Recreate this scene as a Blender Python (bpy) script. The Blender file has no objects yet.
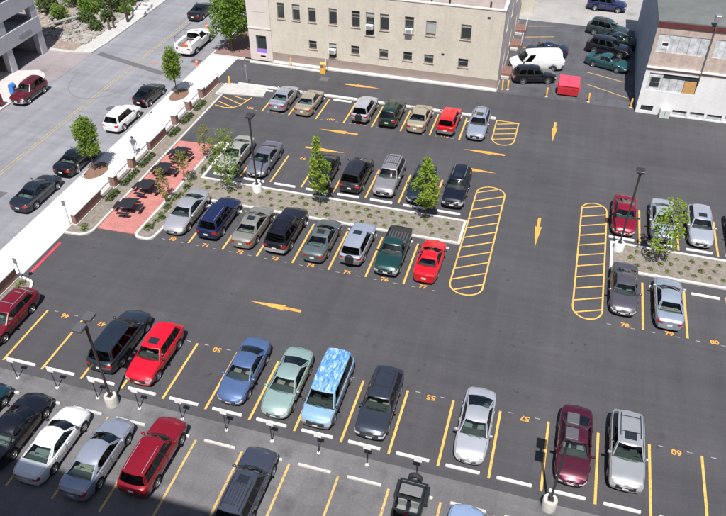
import bpy, math, random
import numpy as np
from mathutils import Vector, Matrix

# ------------------------------------------------------------------ camera, world, sun, exposure
scene = bpy.context.scene
COL = scene.collection
cam_data = bpy.data.cameras.new('camera')
cam_data.sensor_width = 36.0
cam_data.lens = 35.571
cam_data.clip_start = 0.1
cam_data.clip_end = 2000.0
cam = bpy.data.objects.new('camera', cam_data)
COL.objects.link(cam)
cam.location = (29.80, -22.85, 33.30)
cam.rotation_euler = (math.radians(90.0 - 39.78), 0.0, math.radians(16.15))
scene.camera = cam

SUN_EL = math.radians(62.5)
SUN_AZ = (0.20, -0.98)                      # horizontal direction towards the sun
world = bpy.data.worlds.new('World')
scene.world = world
world.use_nodes = True
wn = world.node_tree.nodes
wl = world.node_tree.links
wn.clear()
sky = wn.new('ShaderNodeTexSky')
sky.sky_type = 'NISHITA'
sky.sun_disc = False
sky.sun_elevation = SUN_EL
sky.sun_rotation = math.atan2(SUN_AZ[0], SUN_AZ[1])
sky.air_density = 1.0
sky.dust_density = 1.4
bgn = wn.new('ShaderNodeBackground')
bgn.inputs['Strength'].default_value = 0.078
won = wn.new('ShaderNodeOutputWorld')
wl.new(sky.outputs[0], bgn.inputs[0])
wl.new(bgn.outputs[0], won.inputs[0])

sun_data = bpy.data.lights.new('sun', 'SUN')
sun_data.energy = 4.6
sun_data.angle = math.radians(0.55)
sun_data.color = (1.0, 0.972, 0.94)
sun = bpy.data.objects.new('sun', sun_data)
COL.objects.link(sun)
sdir = Vector((-SUN_AZ[0] * math.cos(SUN_EL), -SUN_AZ[1] * math.cos(SUN_EL), -math.sin(SUN_EL)))
sun.rotation_euler = sdir.to_track_quat('-Z', 'Y').to_euler()
sun.location = (30, -60, 80)

vs = scene.view_settings
vs.view_transform = 'Standard'
vs.look = 'None'
vs.exposure = 0.45
vs.gamma = 1.0
vs.use_curve_mapping = False
scene.render.engine = 'CYCLES'
scene.cycles.max_bounces = 6
scene.cycles.diffuse_bounces = 3
scene.cycles.glossy_bounces = 3
scene.cycles.transparent_max_bounces = 8
scene.cycles.use_denoising = True

RNG = random.Random(7)
PI = math.pi

# ------------------------------------------------------------------ materials
MATS = {}


def _nodes(name):
    m = bpy.data.materials.new(name)
    m.use_nodes = True
    nt = m.node_tree
    b = nt.nodes['Principled BSDF']
    return m, nt, b


def mat(name, col, rough=0.6, metal=0.0, coat=0.0, var=0.0, scale=3.0, bump=0.0, bscale=40.0, emit=None, spec=None):
    if name in MATS:
        return MATS[name]
    m, nt, b = _nodes(name)
    c = (col[0], col[1], col[2], 1.0)
    b.inputs['Base Color'].default_value = c
    b.inputs['Roughness'].default_value = rough
    b.inputs['Metallic'].default_value = metal
    if spec is not None:
        b.inputs['Specular IOR Level'].default_value = spec
    if coat:
        b.inputs['Coat Weight'].default_value = coat
        b.inputs['Coat Roughness'].default_value = 0.04
    if var > 0 or bump > 0:
        tc = nt.nodes.new('ShaderNodeTexCoord')
    if var > 0:
        n = nt.nodes.new('ShaderNodeTexNoise')
        n.inputs['Scale'].default_value = scale
        n.inputs['Detail'].default_value = 6.0
        n.inputs['Roughness'].default_value = 0.65
        nt.links.new(tc.outputs['Object'], n.inputs['Vector'])
        r = nt.nodes.new('ShaderNodeValToRGB')
        r.color_ramp.elements[0].position = 0.3
        r.color_ramp.elements[1].position = 0.7
        r.color_ramp.elements[0].color = tuple(max(0, v * (1 - var)) for v in col) + (1,)
        r.color_ramp.elements[1].color = tuple(min(1, v * (1 + var)) for v in col) + (1,)
        nt.links.new(n.outputs['Fac'], r.inputs['Fac'])
        nt.links.new(r.outputs['Color'], b.inputs['Base Color'])
    if bump > 0:
        n2 = nt.nodes.new('ShaderNodeTexNoise')
        n2.inputs['Scale'].default_value = bscale
        n2.inputs['Detail'].default_value = 4.0
        nt.links.new(tc.outputs['Object'], n2.inputs['Vector'])
        bp = nt.nodes.new('ShaderNodeBump')
        bp.inputs['Strength'].default_value = bump
        bp.inputs['Distance'].default_value = 0.02
        nt.links.new(n2.outputs['Fac'], bp.inputs['Height'])
        nt.links.new(bp.outputs['Normal'], b.inputs['Normal'])
    MATS[name] = m
    return m


def ramp_of(nt, src, stops):
    r = nt.nodes.new('ShaderNodeValToRGB')
    el = r.color_ramp.elements
    el[0].position, el[0].color = stops[0][0], (*stops[0][1], 1)
    el[1].position, el[1].color = stops[-1][0], (*stops[-1][1], 1)
    for p, c in stops[1:-1]:
        e = el.new(p)
        e.color = (*c, 1)
    nt.links.new(src, r.inputs['Fac'])
    return r.outputs['Color']


def noise(nt, vec, scale, detail=5.0, rough=0.6, stretch=None):
    n = nt.nodes.new('ShaderNodeTexNoise')
    n.inputs['Scale'].default_value = scale
    n.inputs['Detail'].default_value = detail
    n.inputs['Roughness'].default_value = rough
    if stretch:
        mp = nt.nodes.new('ShaderNodeMapping')
        mp.inputs['Scale'].default_value = stretch
        nt.links.new(vec, mp.inputs['Vector'])
        vec = mp.outputs['Vector']
    nt.links.new(vec, n.inputs['Vector'])
    return n.outputs['Fac']


def mixc(nt, a, b, fac=1.0, mode='MULTIPLY'):
    m = nt.nodes.new('ShaderNodeMix')
    m.data_type = 'RGBA'
    m.blend_type = mode
    if isinstance(fac, float):
        m.inputs[0].default_value = fac
    else:
        nt.links.new(fac, m.inputs[0])
    for k, v in ((6, a), (7, b)):
        if isinstance(v, tuple):
            m.inputs[k].default_value = (*v, 1)
        else:
            nt.links.new(v, m.inputs[k])
    return m.outputs[2]


def asphalt(name, base, blotch=0.12, stains=0.0, streak=0.05, speckle=0.25, rough=0.85, cracks=0.0, drips=0.0):
    m, nt, b = _nodes(name)
    tc = nt.nodes.new('ShaderNodeTexCoord')
    v = tc.outputs['Object']
    g = lambda k: tuple(x * k for x in base)
    c = ramp_of(nt, noise(nt, v, 9.0, 8.0, 0.75), [(0.28, g(1 - speckle)), (0.5, g(1.0)), (0.72, g(1 + speckle))])
    c2 = ramp_of(nt, noise(nt, v, 0.16, 6.0, 0.6), [(0.3, (1 - blotch,) * 3), (0.7, (1 + blotch,) * 3)])
    c = mixc(nt, c, c2)
    if streak:
        c3 = ramp_of(nt, noise(nt, v, 1.0, 4.0, 0.6, (0.06, 1.3, 1.0)), [(0.3, (1 - streak,) * 3), (0.7, (1 + streak,) * 3)])
        c = mixc(nt, c, c3)
        c4 = ramp_of(nt, noise(nt, v, 1.0, 4.0, 0.6, (1.1, 0.05, 1.0)), [(0.35, (1 - streak,) * 3), (0.75, (1 + streak,) * 3)])
        c = mixc(nt, c, c4)
    if stains:
        st = ramp_of(nt, noise(nt, v, 0.55, 3.0, 0.5), [(0.56, (1, 1, 1)), (0.72, (1 - stains,) * 3)])
        c = mixc(nt, c, st)
        st2 = ramp_of(nt, noise(nt, v, 1.9, 4.0, 0.6), [(0.25, (1 + 0.5 * stains,) * 3), (0.42, (1, 1, 1))])
        c = mixc(nt, c, st2)
    if drips:
        for sc_, rad, amt in ((1.1, 0.16, drips), (0.45, 0.13, drips * 0.6)):
            vd = nt.nodes.new('ShaderNodeTexVoronoi')
            vd.inputs['Scale'].default_value = sc_
            wd_ = nt.nodes.new('ShaderNodeVectorMath')
            wd_.operation = 'MULTIPLY_ADD'
            nn = nt.nodes.new('ShaderNodeTexNoise')
            nn.inputs['Scale'].default_value = 5.0
            nt.links.new(v, nn.inputs['Vector'])
            nt.links.new(nn.outputs['Color'], wd_.inputs[0])
            wd_.inputs[1].default_value = (0.25, 0.25, 0)
            nt.links.new(v, wd_.inputs[2])
            nt.links.new(wd_.outputs[0], vd.inputs['Vector'])
            sp = ramp_of(nt, vd.outputs['Distance'], [(rad * 0.35, (1 - amt,) * 3), (rad, (1, 1, 1))])
            gate = ramp_of(nt, noise(nt, v, 0.33, 2.0), [(0.47, (0, 0, 0)), (0.58, (1, 1, 1))])
            c = mixc(nt, c, mixc(nt, c, sp), gate, 'MIX')
        lt = ramp_of(nt, noise(nt, v, 0.5, 6.0, 0.75, (0.35, 1.0, 1.0)), [(0.58, (1, 1, 1)), (0.78, (1.28,) * 3)])
        c = mixc(nt, c, lt)
    if cracks:
        vo = nt.nodes.new('ShaderNodeTexVoronoi')
        vo.feature = 'DISTANCE_TO_EDGE'
        vo.inputs['Scale'].default_value = 0.22
        wv = nt.nodes.new('ShaderNodeVectorMath')
        wv.operation = 'ADD'
        nz = nt.nodes.new('ShaderNodeTexNoise')
        nz.inputs['Scale'].default_value = 0.9
        nz.inputs['Detail'].default_value = 4
        nt.links.new(v, nz.inputs['Vector'])
        nt.links.new(v, wv.inputs[0])
        nt.links.new(nz.outputs['Color'], wv.inputs[1])
        nt.links.new(wv.outputs[0], vo.inputs['Vector'])
        cr = ramp_of(nt, vo.outputs['Distance'], [(0.0, (1 - cracks,) * 3), (0.012, (1, 1, 1))])
        c = mixc(nt, c, cr)
    nt.links.new(c, b.inputs['Base Color'])
    b.inputs['Roughness'].default_value = rough
    b.inputs['Specular IOR Level'].default_value = 0.35
    bp = nt.nodes.new('ShaderNodeBump')
    bp.inputs['Strength'].default_value = 0.35
    bp.inputs['Distance'].default_value = 0.02
    nt.links.new(noise(nt, v, 45.0, 4.0), bp.inputs['Height'])
    nt.links.new(bp.outputs['Normal'], b.inputs['Normal'])
    MATS[name] = m
    return m


def brick_mat(name, c1, c2, mortar, scale=1.0, bw=0.22, bh=0.075, axis='XZ', msize=0.012, wear=0.15):
    m, nt, b = _nodes(name)
    tc = nt.nodes.new('ShaderNodeTexCoord')
    sep = nt.nodes.new('ShaderNodeSeparateXYZ')
    nt.links.new(tc.outputs['Object'], sep.inputs[0])
    cmb = nt.nodes.new('ShaderNodeCombineXYZ')
    if axis == 'SUM':
        ad = nt.nodes.new('ShaderNodeMath')
        nt.links.new(sep.outputs['X'], ad.inputs[0])
        nt.links.new(sep.outputs['Y'], ad.inputs[1])
        nt.links.new(ad.outputs[0], cmb.inputs['X'])
        nt.links.new(sep.outputs['Z'], cmb.inputs['Y'])
    elif axis == 'XY':
        nt.links.new(sep.outputs['X'], cmb.inputs['X'])
        nt.links.new(sep.outputs['Y'], cmb.inputs['Y'])
    br = nt.nodes.new('ShaderNodeTexBrick')
    br.inputs['Scale'].default_value = scale
    br.inputs['Brick Width'].default_value = bw
    br.inputs['Row Height'].default_value = bh
    br.inputs['Mortar Size'].default_value = msize
    br.inputs['Color1'].default_value = (*c1, 1)
    br.inputs['Color2'].default_value = (*c2, 1)
    br.inputs['Mortar'].default_value = (*mortar, 1)
    nt.links.new(cmb.outputs[0], br.inputs['Vector'])
    w = ramp_of(nt, noise(nt, tc.outputs['Object'], 0.7, 6.0, 0.7), [(0.3, (1 - wear,) * 3), (0.7, (1 + wear * 0.6,) * 3)])
    c = mixc(nt, br.outputs['Color'], w)
    w2 = ramp_of(nt, noise(nt, tc.outputs['Object'], 7.0, 5.0, 0.7), [(0.3, (1 - wear * 0.6,) * 3), (0.7, (1 + wear * 0.6,) * 3)])
    c = mixc(nt, c, w2)
    if axis == 'SUM':
        w3 = ramp_of(nt, noise(nt, tc.outputs['Object'], 1.0, 5.0, 0.65, (2.2, 2.2, 0.16)), [(0.3, (1 - wear * 0.8,) * 3), (0.55, (1, 1, 1))])
        c = mixc(nt, c, w3)
    nt.links.new(c, b.inputs['Base Color'])
    b.inputs['Roughness'].default_value = 0.85
    bp = nt.nodes.new('ShaderNodeBump')
    bp.inputs['Strength'].default_value = 0.4
    bp.inputs['Distance'].default_value = 0.01
    nt.links.new(br.outputs['Fac'], bp.inputs['Height'])
    bp.invert = True
    nt.links.new(bp.outputs['Normal'], b.inputs['Normal'])
    MATS[name] = m
    return m


def paint_line(name, col, wear=0.45):
    m, nt, b = _nodes(name)
    tc = nt.nodes.new('ShaderNodeTexCoord')
    v = tc.outputs['Object']
    c = ramp_of(nt, noise(nt, v, 6.0, 8.0, 0.8), [(0.36, tuple(x * (1 - wear) * 0.75 for x in col)), (0.52, col)])
    c = mixc(nt, c, ramp_of(nt, noise(nt, v, 0.5, 4.0), [(0.3, (0.82,) * 3), (0.6, (1, 1, 1))]))
    nt.links.new(c, b.inputs['Base Color'])
    b.inputs['Roughness'].default_value = 0.7
    MATS[name] = m
    return m


def glass_mat(name, tint, dens):
    m = bpy.data.materials.new(name)
    m.use_nodes = True
    nt = m.node_tree
    nt.nodes.clear()
    out = nt.nodes.new('ShaderNodeOutputMaterial')
    tr = nt.nodes.new('ShaderNodeBsdfTransparent')
    tr.inputs[0].default_value = (*[t * dens for t in tint], 1)
    gl = nt.nodes.new('ShaderNodeBsdfGlossy')
    gl.inputs['Roughness'].default_value = 0.03
    gl.inputs['Color'].default_value = (1, 1, 1, 1)
    fr = nt.nodes.new('ShaderNodeFresnel')
    fr.inputs['IOR'].default_value = 1.55
    mx = nt.nodes.new('ShaderNodeMixShader')
    nt.links.new(fr.outputs[0], mx.inputs[0])
    nt.links.new(tr.outputs[0], mx.inputs[1])
    nt.links.new(gl.outputs[0], mx.inputs[2])
    nt.links.new(mx.outputs[0], out.inputs[0])
    MATS[name] = m
    return m


def leaf_mat(name, dark, light, trans=0.35, nscale=1.6):
    m = bpy.data.materials.new(name)
    m.use_nodes = True
    nt = m.node_tree
    b = nt.nodes['Principled BSDF']
    out = nt.nodes['Material Output']
    geo = nt.nodes.new('ShaderNodeNewGeometry')
    tc = nt.nodes.new('ShaderNodeTexCoord')
    c = ramp_of(nt, noise(nt, tc.outputs['Object'], nscale, 3.0), [(0.3, dark), (0.7, light)])
    c = mixc(nt, c, ramp_of(nt, geo.outputs['Random Per Island'], [(0.0, (0.72,) * 3), (1.0, (1.25,) * 3)]))
    nt.links.new(c, b.inputs['Base Color'])
    b.inputs['Roughness'].default_value = 0.65
    b.inputs['Specular IOR Level'].default_value = 0.12
    tl = nt.nodes.new('ShaderNodeBsdfTranslucent')
    nt.links.new(c, tl.inputs['Color'])
    mx = nt.nodes.new('ShaderNodeMixShader')
    mx.inputs[0].default_value = trans
    nt.links.new(b.outputs[0], mx.inputs[1])
    nt.links.new(tl.outputs[0], mx.inputs[2])
    nt.links.new(mx.outputs[0], out.inputs[0])
    MATS[name] = m
    return m


def srgb(r, g, b):
    f = lambda c: (c / 255 / 12.92) if c / 255 <= 0.04045 else ((c / 255 + 0.055) / 1.055) ** 2.4
    return (f(r), f(g), f(b))


# ------------------------------------------------------------------ mesh helpers
class MB:
    """collects vertices and faces; build() links them as one mesh object"""

    def __init__(self):
        self.v, self.f = [], []

    def face(self, pts):
        n = len(self.v)
        self.v.extend([tuple(p) for p in pts])
        self.f.append(tuple(range(n, n + len(pts))))

    def box(self, x0, x1, y0, y1, z0, z1):
        n = len(self.v)
        self.v += [(x0, y0, z0), (x1, y0, z0), (x1, y1, z0), (x0, y1, z0), (x0, y0, z1), (x1, y0, z1), (x1, y1, z1), (x0, y1, z1)]
        self.f += [(n, n + 3, n + 2, n + 1), (n + 4, n + 5, n + 6, n + 7), (n, n + 1, n + 5, n + 4), (n + 1, n + 2, n + 6, n + 5), (n + 2, n + 3, n + 7, n + 6), (n + 3, n, n + 4, n + 7)]
        return self

    def cbox(self, x0, x1, y0, y1, z0, z1, c=0.02):
        """box with chamfered edges"""
        vi = {}
        xs, ys, zs = (x0, x1), (y0, y1), (z0, z1)
        n0 = len(self.v)
        for i in (0, 1):
            for j in (0, 1):
                for k in (0, 1):
                    sx, sy, sz = (1 - 2 * i), (1 - 2 * j), (1 - 2 * k)
                    for a in range(3):
                        d = [c, c, c]
                        d[a] = 0
                        vi[(i, j, k, a)] = len(self.v)
                        self.v.append((xs[i] + sx * d[0], ys[j] + sy * d[1], zs[k] + sz * d[2]))
        F = []
        for a in range(3):
            o = [t for t in range(3) if t != a]
            for s in (0, 1):
                q = []
                for (u, w) in ((0, 0), (1, 0), (1, 1), (0, 1)):
                    idx = [0, 0, 0]
                    idx[a], idx[o[0]], idx[o[1]] = s, u, w
                    q.append(vi[(*idx, a)])
                F.append(q)
        for a in range(3):
            o = [t for t in range(3) if t != a]
            for u in (0, 1):
                for w in (0, 1):
                    A, B = [0, 0, 0], [0, 0, 0]
                    A[a], B[a] = 0, 1
                    A[o[0]] = B[o[0]] = u
                    A[o[1]] = B[o[1]] = w
                    F.append([vi[(*A, o[0])], vi[(*B, o[0])], vi[(*B, o[1])], vi[(*A, o[1])]])
        for i in (0, 1):
            for j in (0, 1):
                for k in (0, 1):
                    F.append([vi[(i, j, k, 0)], vi[(i, j, k, 1)], vi[(i, j, k, 2)]])
        cx = Vector(((x0 + x1) / 2, (y0 + y1) / 2, (z0 + z1) / 2))
        for q in F:
            p = [Vector(self.v[t]) for t in q]
            nn = (p[1] - p[0]).cross(p[2] - p[0])
            ce = sum(p, Vector()) / len(p)
            if nn.dot(ce - cx) < 0:
                q = q[::-1]
            self.f.append(tuple(q))
        return self

    def tube(self, pts, rads, n=6, cap=True):
        rings = []
        pts = [Vector(p) for p in pts]
        for i, p in enumerate(pts):
            if i == 0:
                t = pts[1] - p
            elif i == len(pts) - 1:
                t = p - pts[i - 1]
            else:
                t = pts[i + 1] - pts[i - 1]
            t.normalize()
            a = Vector((0, 0, 1)) if abs(t.z) < 0.9 else Vector((1, 0, 0))
            u = t.cross(a).normalized()
            w = t.cross(u)
            r = rads[i] if isinstance(rads, (list, tuple)) else rads
            st = len(self.v)
            for k in range(n):
                an = 2 * PI * k / n
                q = p + u * (r * math.cos(an)) + w * (r * math.sin(an))
                self.v.append(tuple(q))
            rings.append(st)
        for a, b in zip(rings, rings[1:]):
            for k in range(n):
                k2 = (k + 1) % n
                self.f.append((a + k, b + k, b + k2, a + k2))
        if cap:
            self.f.append(tuple(rings[0] + k for k in range(n)))
            self.f.append(tuple(rings[-1] + k for k in reversed(range(n))))
        return self

    def lathe(self, prof, n=16, cx=0, cy=0, cz=0, axis='Z'):
        """prof: list of (radius, height) along the axis"""
        st = len(self.v)
        for (r, h) in prof:
            for k in range(n):
                a = 2 * PI * k / n
                x, y = r * math.cos(a), r * math.sin(a)
                if axis == 'Z':
                    self.v.append((cx + x, cy + y, cz + h))
                else:
                    self.v.append((cx + x, cy + h, cz + y))
        for i in range(len(prof) - 1):
            for k in range(n):
                k2 = (k + 1) % n
                q = (st + i * n + k, st + i * n + k2, st + (i + 1) * n + k2, st + (i + 1) * n + k)
                self.f.append(q if axis == 'Z' else q[::-1])
        return self

    def prism(self, poly, z0, z1):
        n = len(poly)
        st = len(self.v)
        for z in (z0, z1):
            self.v += [(p[0], p[1], z) for p in poly]
        self.f.append(tuple(st + i for i in reversed(range(n))))
        self.f.append(tuple(st + n + i for i in range(n)))
        for i in range(n):
            j = (i + 1) % n
            self.f.append((st + i, st + j, st + n + j, st + n + i))
        return self

    def mesh(self, name, smooth=None):
        me = bpy.data.meshes.new(name)
        me.from_pydata(self.v, [], self.f)
        if smooth:
            me.polygons.foreach_set('use_smooth', [True] * len(me.polygons))
            me.set_sharp_from_angle(angle=math.radians(smooth))
        me.update()
        return me

    def build(self, name, material, parent=None, smooth=None):
        return link(name, self.mesh(name, smooth), material, parent)


def link(name, me, material, parent=None):
    o = bpy.data.objects.new(name, me)
    COL.objects.link(o)
    if material is not None and len(me.materials) == 0:
        me.materials.append(material)
    if parent is not None:
        o.parent = parent
    return o


def tag(o, label=None, cat=None, group=None, kind=None):
    if label:
        o['label'] = label
    if cat:
        o['category'] = cat
    if group:
        o['group'] = group
    if kind:
        o['kind'] = kind
    return o


def thing(name, label, cat, loc=(0, 0, 0), rz=0.0, group=None):
    o = bpy.data.objects.new(name, None)
    o.empty_display_size = 0.3
    COL.objects.link(o)
    o.location = loc
    o.rotation_euler = (0, 0, rz)
    return tag(o, label, cat, group)


def struct(name, mb, material, smooth=None):
    return tag(mb.build(name, material, None, smooth), kind='structure')


def copy_tree(o, parent=None):
    c = o.copy()
    COL.objects.link(c)
    c.parent = parent
    for ch in list(o.children):
        copy_tree(ch, c)
    return c


def offset_poly(pts, d, closed):
    out = []
    n = len(pts)
    for i in range(n):
        p = Vector(pts[i])
        a = Vector(pts[i - 1]) if (i > 0 or closed) else None
        b = Vector(pts[(i + 1) % n]) if (i < n - 1 or closed) else None
        d1 = (p - a).normalized() if a is not None else (b - p).normalized()
        d2 = (b - p).normalized() if b is not None else d1
        n1, n2 = Vector((-d1.y, d1.x)), Vector((-d2.y, d2.x))
        m = n1 + n2
        m = m / max(0.3, m.length_squared) * 2 if m.length > 1e-6 else n1
        m = m * 0.5 if False else m
        out.append(p + m * d)
    return out


def sweep(mb, pts, w, z0, z1, closed=False):
    """a rectangular section swept along a plan polyline"""
    pts = [Vector(p[:2]) for p in pts]
    L = offset_poly(pts, w / 2, closed)
    R = offset_poly(pts, -w / 2, closed)
    n = len(pts)
    st = len(mb.v)
    ch = min(0.02, w * 0.2)
    L2 = offset_poly(pts, w / 2 - ch, closed)
    R2 = offset_poly(pts, -w / 2 + ch, closed)
    for i in range(n):
        for q, z in ((L[i], z0), (L[i], z1 - ch), (L2[i], z1), (R2[i], z1), (R[i], z1 - ch), (R[i], z0)):
            mb.v.append((q.x, q.y, z))
    for i in range(n if closed else n - 1):
        j = (i + 1) % n
        a, b = st + 6 * i, st + 6 * j
        for k in range(5):
            mb.f.append((a + k, a + k + 1, b + k + 1, b + k))
    if not closed:
        mb.f.append(tuple(st + k for k in reversed(range(6))))
        e = st + 6 * (n - 1)
        mb.f.append(tuple(e + k for k in range(6)))
    return mb


def stroke(mb, pts, w, z, closed=False):
    pts = [Vector(p[:2]) for p in pts]
    L = offset_poly(pts, w / 2, closed)
    R = offset_poly(pts, -w / 2, closed)
    n = len(pts)
    st = len(mb.v)
    for i in range(n):
        mb.v += [(L[i].x, L[i].y, z), (R[i].x, R[i].y, z)]
    for i in range(n if closed else n - 1):
        j = (i + 1) % n
        mb.f.append((st + 2 * i, st + 2 * i + 1, st + 2 * j + 1, st + 2 * j))
    return mb


def arc(cx, cy, rx, ry, a0, a1, n):
    return [(cx + rx * math.cos(math.radians(a0 + (a1 - a0) * i / n)), cy + ry * math.sin(math.radians(a0 + (a1 - a0) * i / n))) for i in range(n + 1)]


# ------------------------------------------------------------------ shared materials
M_LOT = asphalt('lot_asphalt', (0.068, 0.066, 0.071), blotch=0.15, streak=0.09, speckle=0.20, drips=0.35)
M_OLD = asphalt('old_asphalt', (0.140, 0.135, 0.140), blotch=0.22, stains=0.35, streak=0.10, speckle=0.22, cracks=0.12)
M_STREET = asphalt('street_asphalt', (0.228, 0.228, 0.246), blotch=0.14, stains=0.10, streak=0.10, speckle=0.15)
M_ALLEY = asphalt('alley_asphalt', (0.088, 0.088, 0.098), blotch=0.25, stains=0.25, streak=0.10, speckle=0.2, cracks=0.3)
M_PATCH = asphalt('patch_asphalt', (0.12, 0.115, 0.12), blotch=0.15)
M_RAMP = asphalt('ramp_paving', (0.27, 0.235, 0.24), blotch=0.2, stains=0.2)
M_FAR = asphalt('far_concrete', (0.33, 0.315, 0.30), blotch=0.18, stains=0.2, speckle=0.1)
M_WALK = mat('sidewalk_concrete', (0.635, 0.60, 0.575), 0.85, var=0.13, scale=1.3, bump=0.15, bscale=60)
M_KERB = mat('kerb_concrete', (0.56, 0.535, 0.50), 0.85, var=0.14, scale=2.5, bump=0.2, bscale=50)
M_CONC = mat('concrete', (0.44, 0.425, 0.40), 0.85, var=0.14, scale=1.7, bump=0.2, bscale=30)
M_GARAGE = mat('garage_concrete', (0.43, 0.425, 0.45), 0.8, var=0.08, scale=0.8, bump=0.1)
M_YELLOW = paint_line('yellow_paint', (0.78, 0.46, 0.115), 0.35)
M_ORANGE = paint_line('orange_paint', (0.83, 0.38, 0.075), 0.4)
M_OLDYEL = paint_line('worn_yellow_paint', (0.62, 0.42, 0.16), 0.5)
M_STREETYEL = paint_line('street_yellow_paint', (0.46, 0.36, 0.19), 0.5)
M_WHITEP = paint_line('white_chalk_paint', (0.40, 0.40, 0.40), 0.6)
M_REDP = paint_line('red_kerb_paint', (0.60, 0.06, 0.09), 0.3)
M_STOP = mat('wheel_stop_white', (0.74, 0.72, 0.70), 0.75, var=0.10, scale=4, bump=0.1)
M_STOPOLD = mat('wheel_stop_old', (0.50, 0.475, 0.44), 0.85, var=0.16, scale=4, bump=0.15)
M_SOIL = mat('mulch', (0.215, 0.185, 0.155), 0.95, var=0.35, scale=5.0, bump=0.9, bscale=25)
M_PIT = mat('tree_pit_mulch', (0.20, 0.115, 0.08), 0.95, var=0.3, scale=5.0, bump=0.9, bscale=25)
M_REDPAVE = brick_mat('red_paving', (0.47, 0.185, 0.160), (0.42, 0.165, 0.145), (0.36, 0.16, 0.14), 1.0, 0.6, 0.3, 'XY', 0.014, 0.2)
M_REDBRICK = brick_mat('red_brick', (0.30, 0.085, 0.055), (0.23, 0.06, 0.045), (0.36, 0.29, 0.25), 1.0, 0.22, 0.075, 'SUM')
M_CREAM = brick_mat('cream_brick', (0.645, 0.59, 0.49), (0.59, 0.54, 0.445), (0.55, 0.505, 0.44), 1.0, 0.24, 0.085, 'SUM', 0.01, 0.10)
M_CREAMSTONE = mat('cream_stone', (0.62, 0.56, 0.51), 0.8, var=0.07, scale=0.9, bump=0.1)
M_PLINTH = mat('plinth_stone', (0.29, 0.235, 0.205), 0.85, var=0.10, scale=1.0, bump=0.1)
M_ROOFG = mat('gravel_roof', (0.33, 0.27, 0.245), 0.95, var=0.2, scale=1.0, bump=0.6)
M_ROOFD = mat('tar_roof', (0.125, 0.13, 0.125), 0.9, var=0.18, scale=0.6, bump=0.3)
M_WHITEBR = brick_mat('white_painted_brick', (0.80, 0.78, 0.78), (0.76, 0.74, 0.74), (0.68, 0.66, 0.66), 1.0, 0.22, 0.08, 'SUM', 0.008, 0.08)
M_PINKBR = brick_mat('pinkish_brick', (0.58, 0.46, 0.39), (0.51, 0.39, 0.33), (0.54, 0.46, 0.41), 1.0, 0.22, 0.08, 'SUM', 0.01, 0.26)
M_SHADEBR = brick_mat('shaded_side_brick', (0.34, 0.40, 0.47), (0.28, 0.33, 0.40), (0.36, 0.40, 0.44), 1.0, 0.22, 0.08, 'SUM', 0.01, 0.2)  # warehouse alley side: bluish shade tone is put into the brick colour
M_MAROON = mat('maroon_fascia', (0.115, 0.03, 0.03), 0.7, var=0.2, scale=2)
M_BOARD = mat('whitewashed_board', (0.52, 0.53, 0.54), 0.85, var=0.38, scale=2.2, bump=0.2)
M_PLY = mat('orange_plywood', (0.52, 0.29, 0.11), 0.8, var=0.15, scale=3)
M_DARK = mat('dark_void', (0.018, 0.018, 0.02), 0.9)
M_BLACKM = mat('black_metal', (0.030, 0.030, 0.034), 0.45, 0.3, var=0.2, scale=8)
M_GREYM = mat('grey_metal', (0.22, 0.22, 0.24), 0.45, 0.6, var=0.1, scale=8)
M_BRONZE = mat('bronze_pole', (0.060, 0.054, 0.055), 0.45, 0.4)
M_LENS = mat('lamp_lens', (0.62, 0.63, 0.66), 0.25)
M_GALV = mat('galvanised', (0.48, 0.48, 0.50), 0.45, 0.7)
M_WHITE = mat('white_enamel', (0.86, 0.86, 0.86), 0.4)
M_BARK = mat('bark', (0.12, 0.09, 0.065), 0.9, var=0.3, scale=12, bump=0.5)
M_WINGLASS = mat('window_glass', (0.035, 0.042, 0.045), 0.08, 0.0, spec=0.6)
M_WINFR = mat('window_frame', (0.25, 0.24, 0.20), 0.6)
M_SILL = mat('sandstone_sill', (0.47, 0.37, 0.31), 0.8, var=0.1)
M_RUST = mat('rusty_brick_step', (0.20, 0.11, 0.09), 0.85, var=0.25, scale=3)
M_SAFETY = mat('safety_yellow', (0.76, 0.40, 0.08), 0.5, var=0.12, scale=6)
M_RED = mat('dumpster_red', (0.58, 0.03, 0.045), 0.45, var=0.12, scale=2)
M_BLUEBOX = mat('mailbox_blue', (0.03, 0.20, 0.62), 0.35)
M_RUBBER = mat('tyre_rubber', (0.022, 0.022, 0.023), 0.8)
M_RIM = mat('alloy_rim', (0.56, 0.56, 0.58), 0.32, 0.85)
M_HUBDARK = mat('wheel_well_dark', (0.02, 0.02, 0.021), 0.8)
M_TRIM = mat('black_trim', (0.02, 0.02, 0.022), 0.45)
M_GRILLE = mat('grille', (0.055, 0.055, 0.06), 0.35, 0.5)
M_CHROME = mat('chrome', (0.66, 0.66, 0.68), 0.15, 1.0)
M_HEADL = mat('headlight_lens', (0.66, 0.68, 0.70), 0.10, 0.35, coat=0.6)
M_TAILL = mat('tail_light_lens', (0.42, 0.012, 0.014), 0.15, coat=0.6)
M_PLATE = mat('plate_white', (0.70, 0.70, 0.66), 0.5)
M_CLAD = mat('grey_cladding', (0.16, 0.16, 0.165), 0.6)
M_CLADL = mat('silver_cladding', (0.46, 0.46, 0.47), 0.45, 0.3)
M_INT_D = mat('interior_dark', (0.06, 0.06, 0.063), 0.8)
M_INT_T = mat('interior_tan', (0.30, 0.26, 0.21), 0.8)
M_INT_G = mat('interior_grey', (0.21, 0.22, 0.22), 0.8)
M_GLASS = glass_mat('car_glass', (0.82, 0.97, 0.92), 0.80)
M_GLASSD = glass_mat('car_glass_dark', (0.80, 0.90, 0.90), 0.22)
M_HEADROOF = mat('roof_glass', (0.02, 0.024, 0.03), 0.06, coat=0.5)
L_SHRUB = leaf_mat('shrub_leaf', (0.055, 0.085, 0.030), (0.11, 0.155, 0.050), 0.25)
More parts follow.
